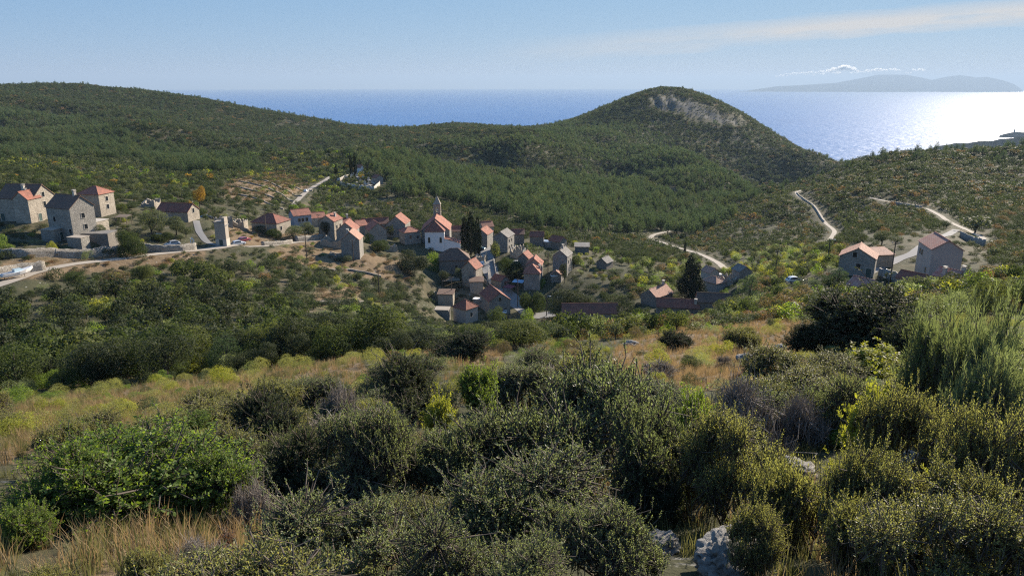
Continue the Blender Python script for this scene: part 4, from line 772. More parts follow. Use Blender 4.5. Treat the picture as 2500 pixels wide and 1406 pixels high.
# ------------------------------------------------------------------ plants: leaf-card crowns
def unit(a): return a/(np.linalg.norm(a, axis=-1, keepdims=True)+1e-9)
def leafcards(p, nrm, lw, ll, rg, along=None):
    """one rhombic leaf (or leaf spray) per point"""
    n_ = len(p); rnd = unit(rg.normal(size=(n_, 3)))
    a = unit(np.cross(nrm, rnd)) if along is None else unit(along); b = unit(np.cross(nrm, a)); s = rg.uniform(.65, 1.35, (n_, 1)); L_ = a*ll*s; W_ = b*lw*s
    V = np.stack([p-L_*.5, p-W_*.5+L_*.08, p+L_*.5, p+W_*.5+L_*.08], 1).reshape(-1, 3); return V, np.arange(n_*4).reshape(-1, 4)
def lobes(shape, rg):
    if shape == 'shrub':
        k = 10; a = rg.uniform(0, 6.28, k); r_ = np.sqrt(rg.uniform(0, 1, k))*.40; C = np.c_[np.cos(a)*r_, np.sin(a)*r_, rg.uniform(.26, .70, k)-r_*.45]; Rr = rg.uniform(.17, .30, k)
    elif shape == 'broad':
        k = 15; d = unit(rg.normal(size=(k, 3))); C = d*np.array((.34, .34, .25))*rg.uniform(.5, 1, (k, 1))+np.array((0, 0, .60)); Rr = rg.uniform(.13, .23, k)
    elif shape == 'pine':
        k = 20; z = rg.uniform(.26, .92, k); z[0] = .93; rad = .34*(1.02-z)**.55*np.sqrt(rg.uniform(.25, 1, k)); a = rg.uniform(0, 6.28, k); C = np.c_[np.cos(a)*rad, np.sin(a)*rad, z]; Rr = .19*(1.12-z)**.5*rg.uniform(.7, 1.15, k)
    elif shape == 'cypress':
        k = 26; z = np.linspace(.08, .95, k); C = np.c_[rg.normal(0, .018, k), rg.normal(0, .018, k), z]; Rr = .105*np.minimum(1, (1.03-z)*2.2)**.8*np.minimum(1, z*5)**.5+.012
    elif shape == 'umbrella':
        k = 26; a = rg.uniform(0, 6.28, k); r_ = np.sqrt(rg.uniform(0, 1, k))*.5; C = np.c_[np.cos(a)*r_, np.sin(a)*r_, .68-.38*r_*r_*2+rg.normal(0, .04, k)]; C = np.r_[C, np.c_[np.cos(a)*r_*.9, np.sin(a)*r_*.9, .34+rg.normal(0, .06, k)]]; Rr = rg.uniform(.13, .22, 2*k)
    elif shape == 'cedar':
        k = 30; z = rg.uniform(.08, .97, k); rad = .46*(1-z)**.75*np.sqrt(rg.uniform(.1, 1, k)); a = rg.uniform(0, 6.28, k); C = np.c_[np.cos(a)*rad+z*.10, np.sin(a)*rad, z]; Rr = .20*(1.1-z)**.5
    return C, Rr
def crown(shape, n_, size, seed, ratio=.62, updir=.0, shell=.55):
    rg = np.random.default_rng(seed); C, Rr = lobes(shape, rg); pr = Rr**2; pr /= pr.sum(); k = rg.choice(len(C), n_*2, p=pr); d = unit(rg.normal(size=(n_*2, 3))+np.array((0, 0, .15)))
    rr = Rr[k]*(shell+(1-shell)*rg.uniform(0, 1, n_*2)**.6)*(1+.18*np.sin(d[:, 0]*9+k)*np.sin(d[:, 1]*8)); p = C[k]+d*rr[:, None]
    inside = np.zeros(len(p), bool)
    for c_, r_ in zip(C, Rr): inside |= (np.linalg.norm(p-c_, axis=1) < r_*.62)
    keep = (~inside | (rg.random(len(p)) < .12)) & (p[:, 2] > .01); p = p[keep][:n_]; d = d[keep][:n_]
    nrm = unit(d+rg.normal(size=d.shape)*.55); al = None
    if updir: al = unit(d*.6+np.array((0, 0, updir))+rg.normal(size=d.shape)*.35); nrm = unit(np.cross(al, rg.normal(size=d.shape)))
    return leafcards(p, nrm, size*ratio, size, rg, al)+(C, Rr)
def trunk_mb(C, h0=.3, r0=.028, seed=0, nb=7):
    b = MB(); r_ = random.Random(seed); top = (r_.uniform(-.03, .03), r_.uniform(-.03, .03), h0+.25); b.tube([(0, 0, -.12), (top[0]*.4, top[1]*.4, h0*.6), top], [r0, r0*.8, r0*.5], 7)
    for c_ in C[:nb]: b.tube([(top[0]*.4, top[1]*.4, h0*(.55+.3*r_.random())), (c_[0]*.5, c_[1]*.5, (h0+c_[2])*.5), tuple(c_)], [r0*.5, r0*.35, r0*.15], 5)
    return b
PROTO = {}
def proto(kind, lod, var):
    """(crown mesh, trunk mesh or None) of unit height"""
    key = (kind, lod, var)
    if key in PROTO: return PROTO[key]
    shape, mats, upd = {'pine': ('pine', 'pine', .5), 'broad': ('broad', 'broad', 0), 'maquis': ('shrub', 'maquis', 0), 'olive': ('broad', 'olive', 0), 'dry': ('shrub', 'dryleaf', 0), 'dark': ('broad', 'dark', 0), 'autumn': ('broad', 'autumn', 0), 'cypress': ('cypress', 'cyp', .8), 'umbrella': ('umbrella', 'dark', 0), 'round': ('shrub', 'broad', 0), 'rounddark': ('shrub', 'dark', 0), 'cedar': ('cedar', 'cyp', 0), 'yellowbush': ('shrub', 'yellow', 0), 'mastic': ('shrub', 'bright', 0), 'heath': ('shrub', 'heath', .9), 'greybush': ('shrub', 'phil', .4)}[kind]
    n_, s = {'f': (110, .17), 'm': (750, .075), 'n': (5200, .030)}[lod]
    if shape in ('umbrella', 'cedar', 'cypress'): n_, s = {'f': (260, .10), 'm': (2600, .045), 'n': (13000, .034)}[lod]
    if kind in ('round', 'rounddark') and lod == 'n': n_, s = 15000, .027
    V, F_, C, Rr = crown(shape, n_, s, hash((kind, var)) % 9973 if False else sum(map(ord, kind))*7+var*131, .6 if upd == 0 else .34, upd)
    cm = mesh(kind+'_crown', V, F_, mats=[MT[mats]])
    tm = None
    if shape not in ('shrub',):
        o_ = trunk_mb(C, {'broad': .32, 'pine': .3}.get(shape, .15), .03, var); tm = bpy.data.meshes.new(kind+'_trunk'); tm.from_pydata(o_.v, [], o_.f); tm.materials.append(MT['bark']); tm.update()
    PROTO[key] = (cm, tm); return PROTO[key]
def joined(kind, lod, var):
    key = (kind, lod, var, 'j')
    if key in PROTO: return PROTO[key]
    cm, tm = proto(kind, lod, var)
    if tm is None: PROTO[key] = cm; return cm
    import bmesh
    bm = bmesh.new(); bm.from_mesh(cm)
    nf = len(bm.faces); bm.from_mesh(tm); bm.faces.ensure_lookup_table()
    for f in bm.faces[nf:]: f.material_index = 1
    me = bpy.data.meshes.new(kind+'_tree'); bm.to_mesh(me); bm.free(); me.materials.append(cm.materials[0]); me.materials.append(MT['bark']); PROTO[key] = me; return me
NAMES = {'round': ('broadleaf_tree', 'tree'), 'rounddark': ('holm_oak', 'oak tree'), 'pine': ('pine_tree', 'pine tree'), 'broad': ('broadleaf_tree', 'tree'), 'maquis': ('maquis_shrub', 'shrub'), 'olive': ('olive_tree', 'olive tree'), 'dry': ('dry_shrub', 'shrub'), 'dark': ('holm_oak', 'oak tree'), 'autumn': ('autumn_tree', 'tree'), 'cypress': ('cypress', 'cypress'), 'umbrella': ('spreading_oak', 'oak tree'), 'cedar': ('cedar', 'cedar'), 'yellowbush': ('yellow_bush', 'bush'), 'mastic': ('mastic_bush', 'bush'), 'heath': ('heath_bush', 'bush'), 'greybush': ('grey_bush', 'bush')}
def plant(kind, lod, var, x, y, z, w_, h, rz, label, group=None, parts=True):
    nm, cat = NAMES[kind]; cm, tm = proto(kind, lod, var)
    if tm is None or not parts:
        o = obj(nm, cm if tm is None else joined(kind, lod, var)); o.location = (x, y, z); o.scale = (w_, w_, h); o.rotation_euler = (0, 0, rz); return tag(o, label, cat, group)
    e = empty(nm, (x, y, z), rz); e.scale = (w_, w_, h); tag(e, label, cat, group); obj('crown', cm, None, e); obj('trunk', tm, None, e); return e
# trees one can name (u of the trunk, v of the top, v of the foot, Y, crown width px, kind, label)
TREES = [
(318,540,602,182,92,'round','big round dark tree right of the grey house'),(76,498,547,196,64,'round','round dark tree in front of the leftmost house'),(372,508,575,200,95,'olive','wide olive tree between the round tree and the car park'),(432,520,582,205,80,'olive','olive tree beside the village track'),(318,492,525,226,80,'broad','pale green tree behind the terrace pergola'),
(489,446,510,255,42,'autumn','golden autumn tree on the terraced slope'),(278,436,470,300,46,'autumn','orange brown tree on the slope behind the tower house'),(478,505,545,240,60,'round','dark tree beside the long low house'),(15,560,645,166,62,'mastic','bright green tree at the left edge above the road'),(128,578,606,172,34,'yellowbush','yellowish shrub below the low annex'),
(350,632,678,163,66,'round','green tree standing below the gravel road bend'),(278,648,705,152,110,'dry','wide bare brownish tree below the gravel road'),(188,655,705,150,80,'broad','broad tree below the road right of the boat'),(90,596,618,176,46,'greybush','silvery bush under the grey house'),(160,600,622,176,40,'greybush','grey bush below the slab roofed shed'),
(640,543,574,240,62,'maquis','dark bush in front of the wide hipped house'),(676,552,582,236,52,'round','leafy bush at the corner of the wide hipped house'),(716,548,584,238,54,'olive','pale olive tree left of the leaning tree'),(754,534,578,244,48,'olive','olive tree beside the roadside utility pole'),(797,532,575,248,30,'dark','dark leaning tree before the tall narrow house'),
(925,578,612,246,62,'round','round green bush tree in front of the orange gable'),(1008,602,690,232,92,'rounddark','tall dark oak left of the brown hipped house'),(1062,598,632,245,46,'mastic','light green tree against the white apse wall'),
(1150,508,596,268,26,'cypress','tallest of the three cypresses by the church'),(1135,526,588,270,22,'cypress','left cypress of the three by the church'),(1166,527,588,266,20,'cypress','right cypress of the three by the church'),(857,374,416,440,9,'cypress','left cypress of the cemetery pair'),(867,372,416,440,9,'cypress','right cypress of the cemetery pair'),(820,400,418,445,10,'cypress','lone short cypress at the cemetery wall'),
(1671,588,622,330,7,'cypress','thin cypress beside the valley road'),(1246,612,664,250,58,'round','bushy tree right of the village street'),(1300,582,628,270,54,'round','round tree above the stepped red roofed row'),(1300,694,765,222,72,'round','leafy tree below the stepped red roofed row'),(1378,640,680,240,30,'dark','small dark tree beside the lone grey house'),
(1392,690,778,203,124,'rounddark','massive dark spreading oak at the road junction'),(1690,626,735,214,96,'cedar','large dark cedar leaning beside the long roofs'),(1826,668,752,158,92,'pine','rounded bright pine right of the long roofs'),(1985,680,752,150,64,'pine','light pine left of the ribbed roof hut'),(2035,650,750,148,92,'pine','tall light pine beside the ribbed roof hut'),
(1210,744,792,205,60,'broad','leafy tree before the large gabled house'),(896,712,806,188,58,'pine','dark conical conifer in the scrub below the village'),(808,672,722,206,34,'rounddark','small dense round tree on the dry scrub slope'),(2380,520,575,265,110,'olive','large pale bush above the upper hill track'),(2150,560,612,215,70,'olive','olive tree behind the pale roofed wing'),(2185,575,618,205,56,'olive','olive tree beside the hamlet lane'),
(1040,560,592,282,40,'broad','leafy tree behind the broken shed left of the church'),(900,560,600,255,34,'mastic','green bush between the twin gables and the orange gable'),(1210,585,625,262,34,'broad','small tree between the cypresses and the tall grey house'),(1335,560,590,300,44,'broad','leafy tree at the valley edge behind the blue lean-to'),(1400,615,655,255,50,'broad','wide tree right of the lone grey house'),(1262,650,700,245,44,'rounddark','dark tree in the garden left of the stepped row'),(1325,665,712,238,30,'mastic','green bush at the foot of the stepped row'),(955,545,600,268,26,'dark','dark ivy tree squeezed between two gabled houses'),(1085,655,700,236,40,'dark','dark bush below the brown hipped house'),(1120,648,678,238,26,'olive','grey bush at the wall of the brown hipped house'),(700,600,640,222,34,'greybush','grey bush at the edge of the gravel road'),(250,545,590,188,40,'olive','olive tree in front of the tower house'),(530,520,548,242,30,'maquis','dark bush behind the transformer tower'),(60,555,590,182,60,'greybush','silvery bush on the terrace below the leftmost house'),(30,590,632,168,44,'round','dark green tree above the dry stone wall at the left edge'),(215,605,632,174,40,'greybush','grey bush on the long retaining wall'),(262,598,628,180,40,'round','green bush behind the long retaining wall'),(400,560,596,198,60,'round','bushy tree over the car park wall'),(455,545,585,205,50,'olive','olive tree left of the steep village track'),(330,470,505,250,60,'olive','pale olive tree on the terrace behind the tower house'),(30,470,500,235,60,'round','dark tree behind the leftmost roof'),(175,430,462,260,60,'round','tree on the slope above the grey house roof'),(1290,735,790,212,44,'mastic','bush beside the notice board'),(1140,795,830,170,70,'broad','leafy tree below the lowest square house'),(1540,720,790,165,96,'rounddark','grey dark oak in front of the long roofs'),(1500,655,705,250,60,'broad','green tree in the orchard left of the cedar'),(760,628,660,225,40,'olive','small olive bush beside the scrub slope pole'),(845,620,665,222,50,'olive','grey bush below the twin grey gables')]
TXY = []
for k, (u, vt, vb, Y, wp, kd, lb) in enumerate(TREES):
    p = P(u, vb, Y); z = float(ground(p[0], p[1])); zt = P(u, vt, Y)[2]; h = min(max(zt-z, 1.4), 17); w_ = wp/F_PX*Y*math.cos(math.atan((u-1250)/F_PX))/{'broad': 1.0, 'olive': 1.0, 'dark': 1.0, 'autumn': 1.0, 'pine': .8, 'cypress': .26, 'umbrella': 1.25, 'cedar': 1.0}.get(kd, 1.15)
    plant(kd, 'n' if Y < 260 else 'm', k % 3, p[0], p[1], z-.15, w_, h, k*1.7 if kd != 'cedar' else 2.6, lb); TXY.append((p[0], p[1], w_*.45))
# ------------------------------------------------------------------ wild vegetation
rs = np.random.default_rng(21); PX, PY, PS_ = [], [], []
y = 13.0
while y < 1720:
    s = 1.5 if y < 40 else 2.1 if y < 95 else 2.9 if y < 260 else 3.4 if y < 560 else 4.2 if y < 1000 else 5.2
    xs = np.arange(-1.15*y, 1.15*y, s); PX.append(xs+rs.uniform(-.5, .5, len(xs))*s); PY.append(np.full(len(xs), y)+rs.uniform(-.5, .5, len(xs))*s); PS_.append(np.full(len(xs), s)); y += s
x, y, s = map(np.concatenate, (PX, PY, PS_)); z = ground(x, y); u, v = proj(x, y, z)
ok = (u > -750) & (u < 3250) & (v < 1700) & seen(x, y, z, 5.0); x, y, s, z, u, v = (q[ok] for q in (x, y, s, z, u, v))
rn = bil(road_near, tg, lg, x/y, np.log(y)); ok = rn > 1.6
for hx, hy, r_ in FOOT: ok &= np.hypot(x-hx, y-hy) > r_+1.0
for hx, hy, r_ in TXY: ok &= np.hypot(x-hx, y-hy) > r_
x, y, s, z, u, v, rn = (q[ok] for q in (x, y, s, z, u, v, rn))
n_ = len(x); r1, r2, r3 = rs.random(n_), rs.random(n_), rs.random(n_); cl1 = vnoise(x, y, 34)+.5*vnoise(x, y, 13); cl2 = vnoise(x+300, y, 60)+.5*vnoise(x, y+90, 17)
FOREST = [(850,388),(960,378),(1060,408),(1240,436),(1420,418),(1540,436),(1640,478),(1730,500),(1800,530),(1700,575),(1560,575),(1450,572),(1300,560),(1200,520),(1080,490),(960,485),(930,450)]
SPUR = [(1380,300),(1540,305),(1640,340),(1720,390),(1790,430),(1850,480),(1780,520),(1700,480),(1560,430),(1400,385),(1200,378),(1080,352),(1250,345)]
LPINE = [(-50,255),(150,290),(300,330),(430,370),(640,395),(640,425),(430,425),(250,402),(100,390),(-50,400)]
WOOD = [(-100,705),(90,690),(330,655),(520,660),(640,690),(740,750),(900,800),(890,880),(700,900),(500,945),(250,1015),(-100,1040)]
HOLLOW = [(740,760),(880,720),(1000,770),(1090,795),(1250,810),(1330,800),(1300,845),(1000,870),(880,872),(720,890)]
VILL = [(560,520),(790,520),(1020,560),(1250,580),(1400,590),(1420,690),(1330,790),(1180,800),(1060,770),(1050,690),(800,640),(560,600)]
RWOOD = [(1330,800),(1500,780),(1800,730),(2080,690),(2500,690),(2500,780),(2300,790),(1950,780),(1800,795),(1500,830),(1330,840)]
ORCH = [(1400,600),(1560,640),(1700,640),(1900,600),(2060,600),(2060,720),(1800,730),(1700,720),(1560,720),(1420,700)]
HAML = [(2060,590),(2260,560),(2420,580),(2400,700),(2080,700)]
inz = {k: inpoly(u, v, p) for k, p in dict(F=FOREST, S=SPUR, L=LPINE, W=WOOD, H=HOLLOW, V=VILL, R=RWOOD, O=ORCH, M=HAML).items()}
dz = bil(dry, tg, lg, x/y, np.log(y)) > .4; rz_ = bil(rk, tg, lg, x/y, np.log(y)) > .4
kind = np.where(r1 < .97, 'maquis', 'dry').astype(object); w_ = s*rs.uniform(.75, 1.35, n_); h = w_*rs.uniform(.62, .95, n_); prob = np.where(cl1 > -.28, .86, .45)
grp = np.full(n_, 0)
th = y > 420; w_[th] = s[th]*rs.uniform(.8, 2.1, th.sum()); h[th] = np.minimum(w_[th]*rs.uniform(.38, .75, th.sum()), 5.5); prob[th] = np.where(cl1[th]+.4*cl2[th] > -.3, .92, .45)
near = y < 100
rightc = (u > 1650) & (y < 800) & (y > 100); kind[rightc & (r2 < .08)] = 'dry'; kind[rightc & (r2 > .93)] = 'olive'; prob[rightc] *= .93
lft = (u < 900) & (y > 180) & (y < 620); kind[lft & (r2 < .22)] = 'olive'; kind[lft & (r2 > .90)] = 'broad'; kind[lft & (r2 > .991)] = 'autumn'; kind[lft & (r2 > .84) & (r2 < .90) & (cl2 > -.1)] = 'yellowbush'; kind[lft & (r2 > .76) & (r2 < .84)] = 'mastic'
far_p = (y > 560) & (r2 > .93); kind[far_p] = 'pine'
m = inz['F'] & (y > 240); kind[m] = np.where(r2[m] < .66, 'pine', 'maquis'); prob[m] = .62; pm = m & (kind == 'pine'); h[pm] = rs.uniform(4.5, 10.5, pm.sum()); w_[pm] = h[pm]*rs.uniform(.85, 1.2, pm.sum())
m = inz['S'] & (y > 560); kind[m] = np.where((r2[m] < .62) & (cl2[m] > -.35), 'pine', 'maquis'); prob[m] = .9
m = inz['L'] & (y > 240); kind[m] = np.where((r2[m] < .6) & (cl2[m] > -.25), 'pine', np.where(r2[m] < .8, 'maquis', 'olive'))
pm = (kind == 'pine') & ~(inz['F'] & (y > 240)); h[pm] = rs.uniform(4.5, 9, pm.sum()); w_[pm] = h[pm]*rs.uniform(.85, 1.25, pm.sum())
for k in ('W', 'H'):
    m = inz[k] & (y > 60) & (y < 235); kind[m] = np.where(r2[m] < .36, 'broad', np.where(r2[m] < .68, 'dark', np.where(r2[m] < .80, 'maquis', np.where(r2[m] < .90, 'greybush', np.where(r2[m] < .955, 'mastic', np.where(r2[m] < .975, 'yellowbush', 'pine')))))); prob[m] = .66
    bt_ = m & np.isin(kind.astype(str), ['broad', 'dark', 'pine']); h[bt_] = rs.uniform(1.7, 6.2, bt_.sum()); w_[bt_] = h[bt_]*rs.uniform(.9, 1.35, bt_.sum()); sb = m & ~bt_; w_[sb] = rs.uniform(2.4, 4.2, sb.sum()); h[sb] = w_[sb]*rs.uniform(.7, 1.0, sb.sum()); grp[m] = 1 if k == 'W' else 2
    lo = m & (y > 110) & (k == 'H'); h[lo] = np.minimum(h[lo], 2.2); lo = m & (k == 'H') & (u > 950); h[lo] = np.minimum(h[lo], 2.6); lo = m & (k == 'W') & (v < 722) & (u < 430); h[lo] = np.minimum(h[lo], 1.7); w_[lo] = np.minimum(w_[lo], 2.6); lo = m & (k == 'W') & (u > 640) & (v < 770); h[lo] = np.minimum(h[lo], 2.6)
for k, g in (('R', 3), ('O', 4)):
    m = inz[k] & (y > 55) & (y < 330); kind[m] = np.where(r2[m] < .26, 'broad', np.where(r2[m] < .44, 'greybush', np.where(r2[m] < .60, 'maquis', np.where(r2[m] < .70, 'mastic', np.where(r2[m] < .78, 'yellowbush', np.where(r2[m] < .92, 'dry', 'olive')))))); prob[m] = .72; grp[m] = g
    w_[m] = rs.uniform(2.0, 4.2, m.sum()); h[m] = w_[m]*rs.uniform(.75, 1.05, m.sum())
m = inz['V'] & (y > 185) & (y < 300); prob[m] = .42; w_[m] *= .85; h[m] *= .75; grp[m] = 5
m = inz['M'] & (y > 120) & (y < 250); prob[m] = .25; h[m] = np.minimum(h[m], 1.6); w_[m] = np.minimum(w_[m], 2.4)
m = dz & (y > 90); kind[m] = np.where(r2[m] < .38, 'dry', kind[m]); prob[m] = np.where(cl1[m] > -.1, .9, .7); w_[m] *= .9; h[m] *= .6
m = rz_; prob[m] = .62; h[m] = np.minimum(h[m], 2.5); w_[m] = np.minimum(w_[m], 3)
m = near & (grp == 0); kind[m] = np.where(r2[m] < .30, 'heath', np.where(r2[m] < .5, 'greybush', np.where(r2[m] < .64, 'dry', np.where(r2[m] < .78, 'maquis', np.where(r2[m] < .92, 'mastic', 'yellowbush'))))); w_[m] = rs.uniform(.7, 1.9, m.sum()); h[m] = w_[m]*rs.uniform(.6, 1.0, m.sum()); prob[m] = np.where(dz[m], np.where(u[m] < 900, .5, .22), np.where(cl1[m] > -.1, .8, .4)); grp[m] = 6
m = near & (u < 950) & (grp == 6); kind[m] = np.where(r2[m] < .55, 'heath', np.where(r2[m] < .75, 'mastic', np.where(r2[m] < .88, 'maquis', 'yellowbush'))); prob[m] *= .7
m = near & (y < 40) & (grp == 6); h[m] *= .62; w_[m] *= .75
rb = rn < 4; h[rb] = np.minimum(h[rb], 1.1); w_[rb] = np.minimum(w_[rb], 1.8)
# keep low in front of house walls so roofs and walls stay in view
for hx, hy, r_ in FOOT:
    fr = (np.hypot(x-hx*(1-9/max(hy, 1)), y-(hy-9)) < r_+7) & (y < hy); h[fr] = np.minimum(h[fr], 1.4); w_[fr] = np.minimum(w_[fr], 2.2)
ok = r3 < prob; x, y, z, u, v, kind, w_, h, grp = (q[ok] for q in (x, y, z, u, v, kind, w_, h, grp))
ok = seen(x, y, z, h); x, y, z, u, v, kind, w_, h, grp = (q[ok] for q in (x, y, z, u, v, kind, w_, h, grp))
app = h*w_/y**2; infr = (u > -20) & (u < 2520) & (v < 1440); rot = rs.uniform(0, 6.28, len(x)); var = rs.integers(0, 3, len(x))
WHERE = {0: 'on the open hillside', 1: 'in the dense dark wood below the gravel road', 2: 'in the hollow below the village', 3: 'in the thicket before the long red roofs', 4: 'in the overgrown orchard right of the village', 5: 'between the village houses', 6: 'on the near slope'}
ADJ = {'pine': 'bushy light green pine tree', 'broad': 'leafy mid green tree', 'maquis': 'rounded dark evergreen shrub', 'olive': 'pale grey green olive tree', 'dry': 'half bare brownish shrub', 'dark': 'dense dark holm oak', 'autumn': 'small tree with orange autumn leaves', 'yellowbush': 'bush with yellow green leaves', 'mastic': 'bright green leafy bush', 'heath': 'olive green heath bush', 'greybush': 'upright grey green bush'}
CAP = {'maquis': 290, 'dry': 290}
class Scatter: pass
def gn_tree():
    g = bpy.data.node_groups.new('scatter_plants', 'GeometryNodeTree'); g.interface.new_socket('Geometry', in_out='INPUT', socket_type='NodeSocketGeometry'); g.interface.new_socket('Kinds', in_out='INPUT', socket_type='NodeSocketCollection'); g.interface.new_socket('Geometry', in_out='OUTPUT', socket_type='NodeSocketGeometry')
    n = g.nodes; gi = n.new('NodeGroupInput'); go = n.new('NodeGroupOutput'); ip = n.new('GeometryNodeInstanceOnPoints'); ci = n.new('GeometryNodeCollectionInfo'); ci.inputs['Separate Children'].default_value = True; ci.inputs['Reset Children'].default_value = True
    def at(nm, ty): a = n.new('GeometryNodeInputNamedAttribute'); a.data_type = ty; a.inputs['Name'].default_value = nm; return a.outputs['Attribute']
    L = g.links.new; L(gi.outputs['Kinds'], ci.inputs['Collection']); L(gi.outputs['Geometry'], ip.inputs['Points']); L(ci.outputs[0], ip.inputs['Instance']); ip.inputs['Pick Instance'].default_value = True
    L(at('ix', 'INT'), ip.inputs['Instance Index']); L(at('sc', 'FLOAT_VECTOR'), ip.inputs['Scale']); cx = n.new('ShaderNodeCombineXYZ'); L(at('rz', 'FLOAT'), cx.inputs[2]); er = n.new('FunctionNodeEulerToRotation'); L(cx.outputs[0], er.inputs[0]); L(er.outputs[0], ip.inputs['Rotation']); L(ip.outputs[0], go.inputs[0]); return g, [i.identifier for i in g.interface.items_tree if i.name == 'Kinds'][0]
GN, GID = gn_tree()
def stuff(name, meshes, P3, sc, rzv, ix, label):
    cc = bpy.data.collections.new(name+'_kinds')
    for i, me in enumerate(meshes): cc.objects.link(bpy.data.objects.new('kind_%02d_%s' % (i, name), me))
    me = bpy.data.meshes.new(name); me.vertices.add(len(P3)); me.vertices.foreach_set('co', np.asarray(P3, np.float32).ravel())
    a = me.attributes.new('sc', 'FLOAT_VECTOR', 'POINT'); a.data.foreach_set('vector', np.asarray(sc, np.float32).ravel()); a = me.attributes.new('rz', 'FLOAT', 'POINT'); a.data.foreach_set('value', np.asarray(rzv, np.float32)); a = me.attributes.new('ix', 'INT', 'POINT'); a.data.foreach_set('value', np.asarray(ix, np.int32))
    me.update(); o = obj(name, me); md = o.modifiers.new('scatter', 'NODES'); md.node_group = GN; md[GID] = cc; return tag(o, label, None, None, 'stuff')
KL = sorted(set(kind)); rest = {}
for kd in KL:
    idx = np.where(kind == kd)[0]; sel = idx[np.argsort(-app[idx]*infr[idx])][:CAP.get(kd, 285)]; ind = set(sel[infr[sel]].tolist())
    for i in sel:
        if i not in ind: continue
        lod = 'n' if y[i] < 75 else 'm' if y[i] < (700 if kd == 'pine' else 330) else 'f'; g = int(grp[i])
        lb = ADJ[kd]+' '+(WHERE[g] if g else ('on the slope left of the village' if u[i] < 900 and y[i] < 700 else 'on the right hillside' if u[i] > 1650 and y[i] < 900 else 'in the valley wood beyond the church' if kd == 'pine' and y[i] < 760 else 'on the open hillside'))
        plant(kd, lod, int(var[i]), x[i], y[i], z[i]-.08, w_[i], h[i], rot[i], lb, ADJ[kd]+'s'+lb[len(ADJ[kd]):], parts=app[i] > 2.2e-4)
    rest[kd] = np.array([i for i in idx if i not in ind], int)
print('plants', len(x), {k: len(q) for k, q in rest.items()})
for kd, ids in rest.items():
    if not len(ids): continue
    lodi = np.where(y[ids] < 75, 0, np.where(y[ids] < (700 if kd == 'pine' else 330), 1, 2)); ms = [joined(kd, l, v_) for l in 'nmf' for v_ in range(3)]
    stuff({'maquis': 'maquis_vegetation', 'pine': 'pine_forest'}.get(kd, NAMES[kd][0].split('_')[0]+'_vegetation'), ms, np.c_[x[ids], y[ids], z[ids]-.08], np.c_[w_[ids], w_[ids], h[ids]], rot[ids], lodi*3+var[ids], 'mass of '+ADJ[kd]+'s covering the slopes')
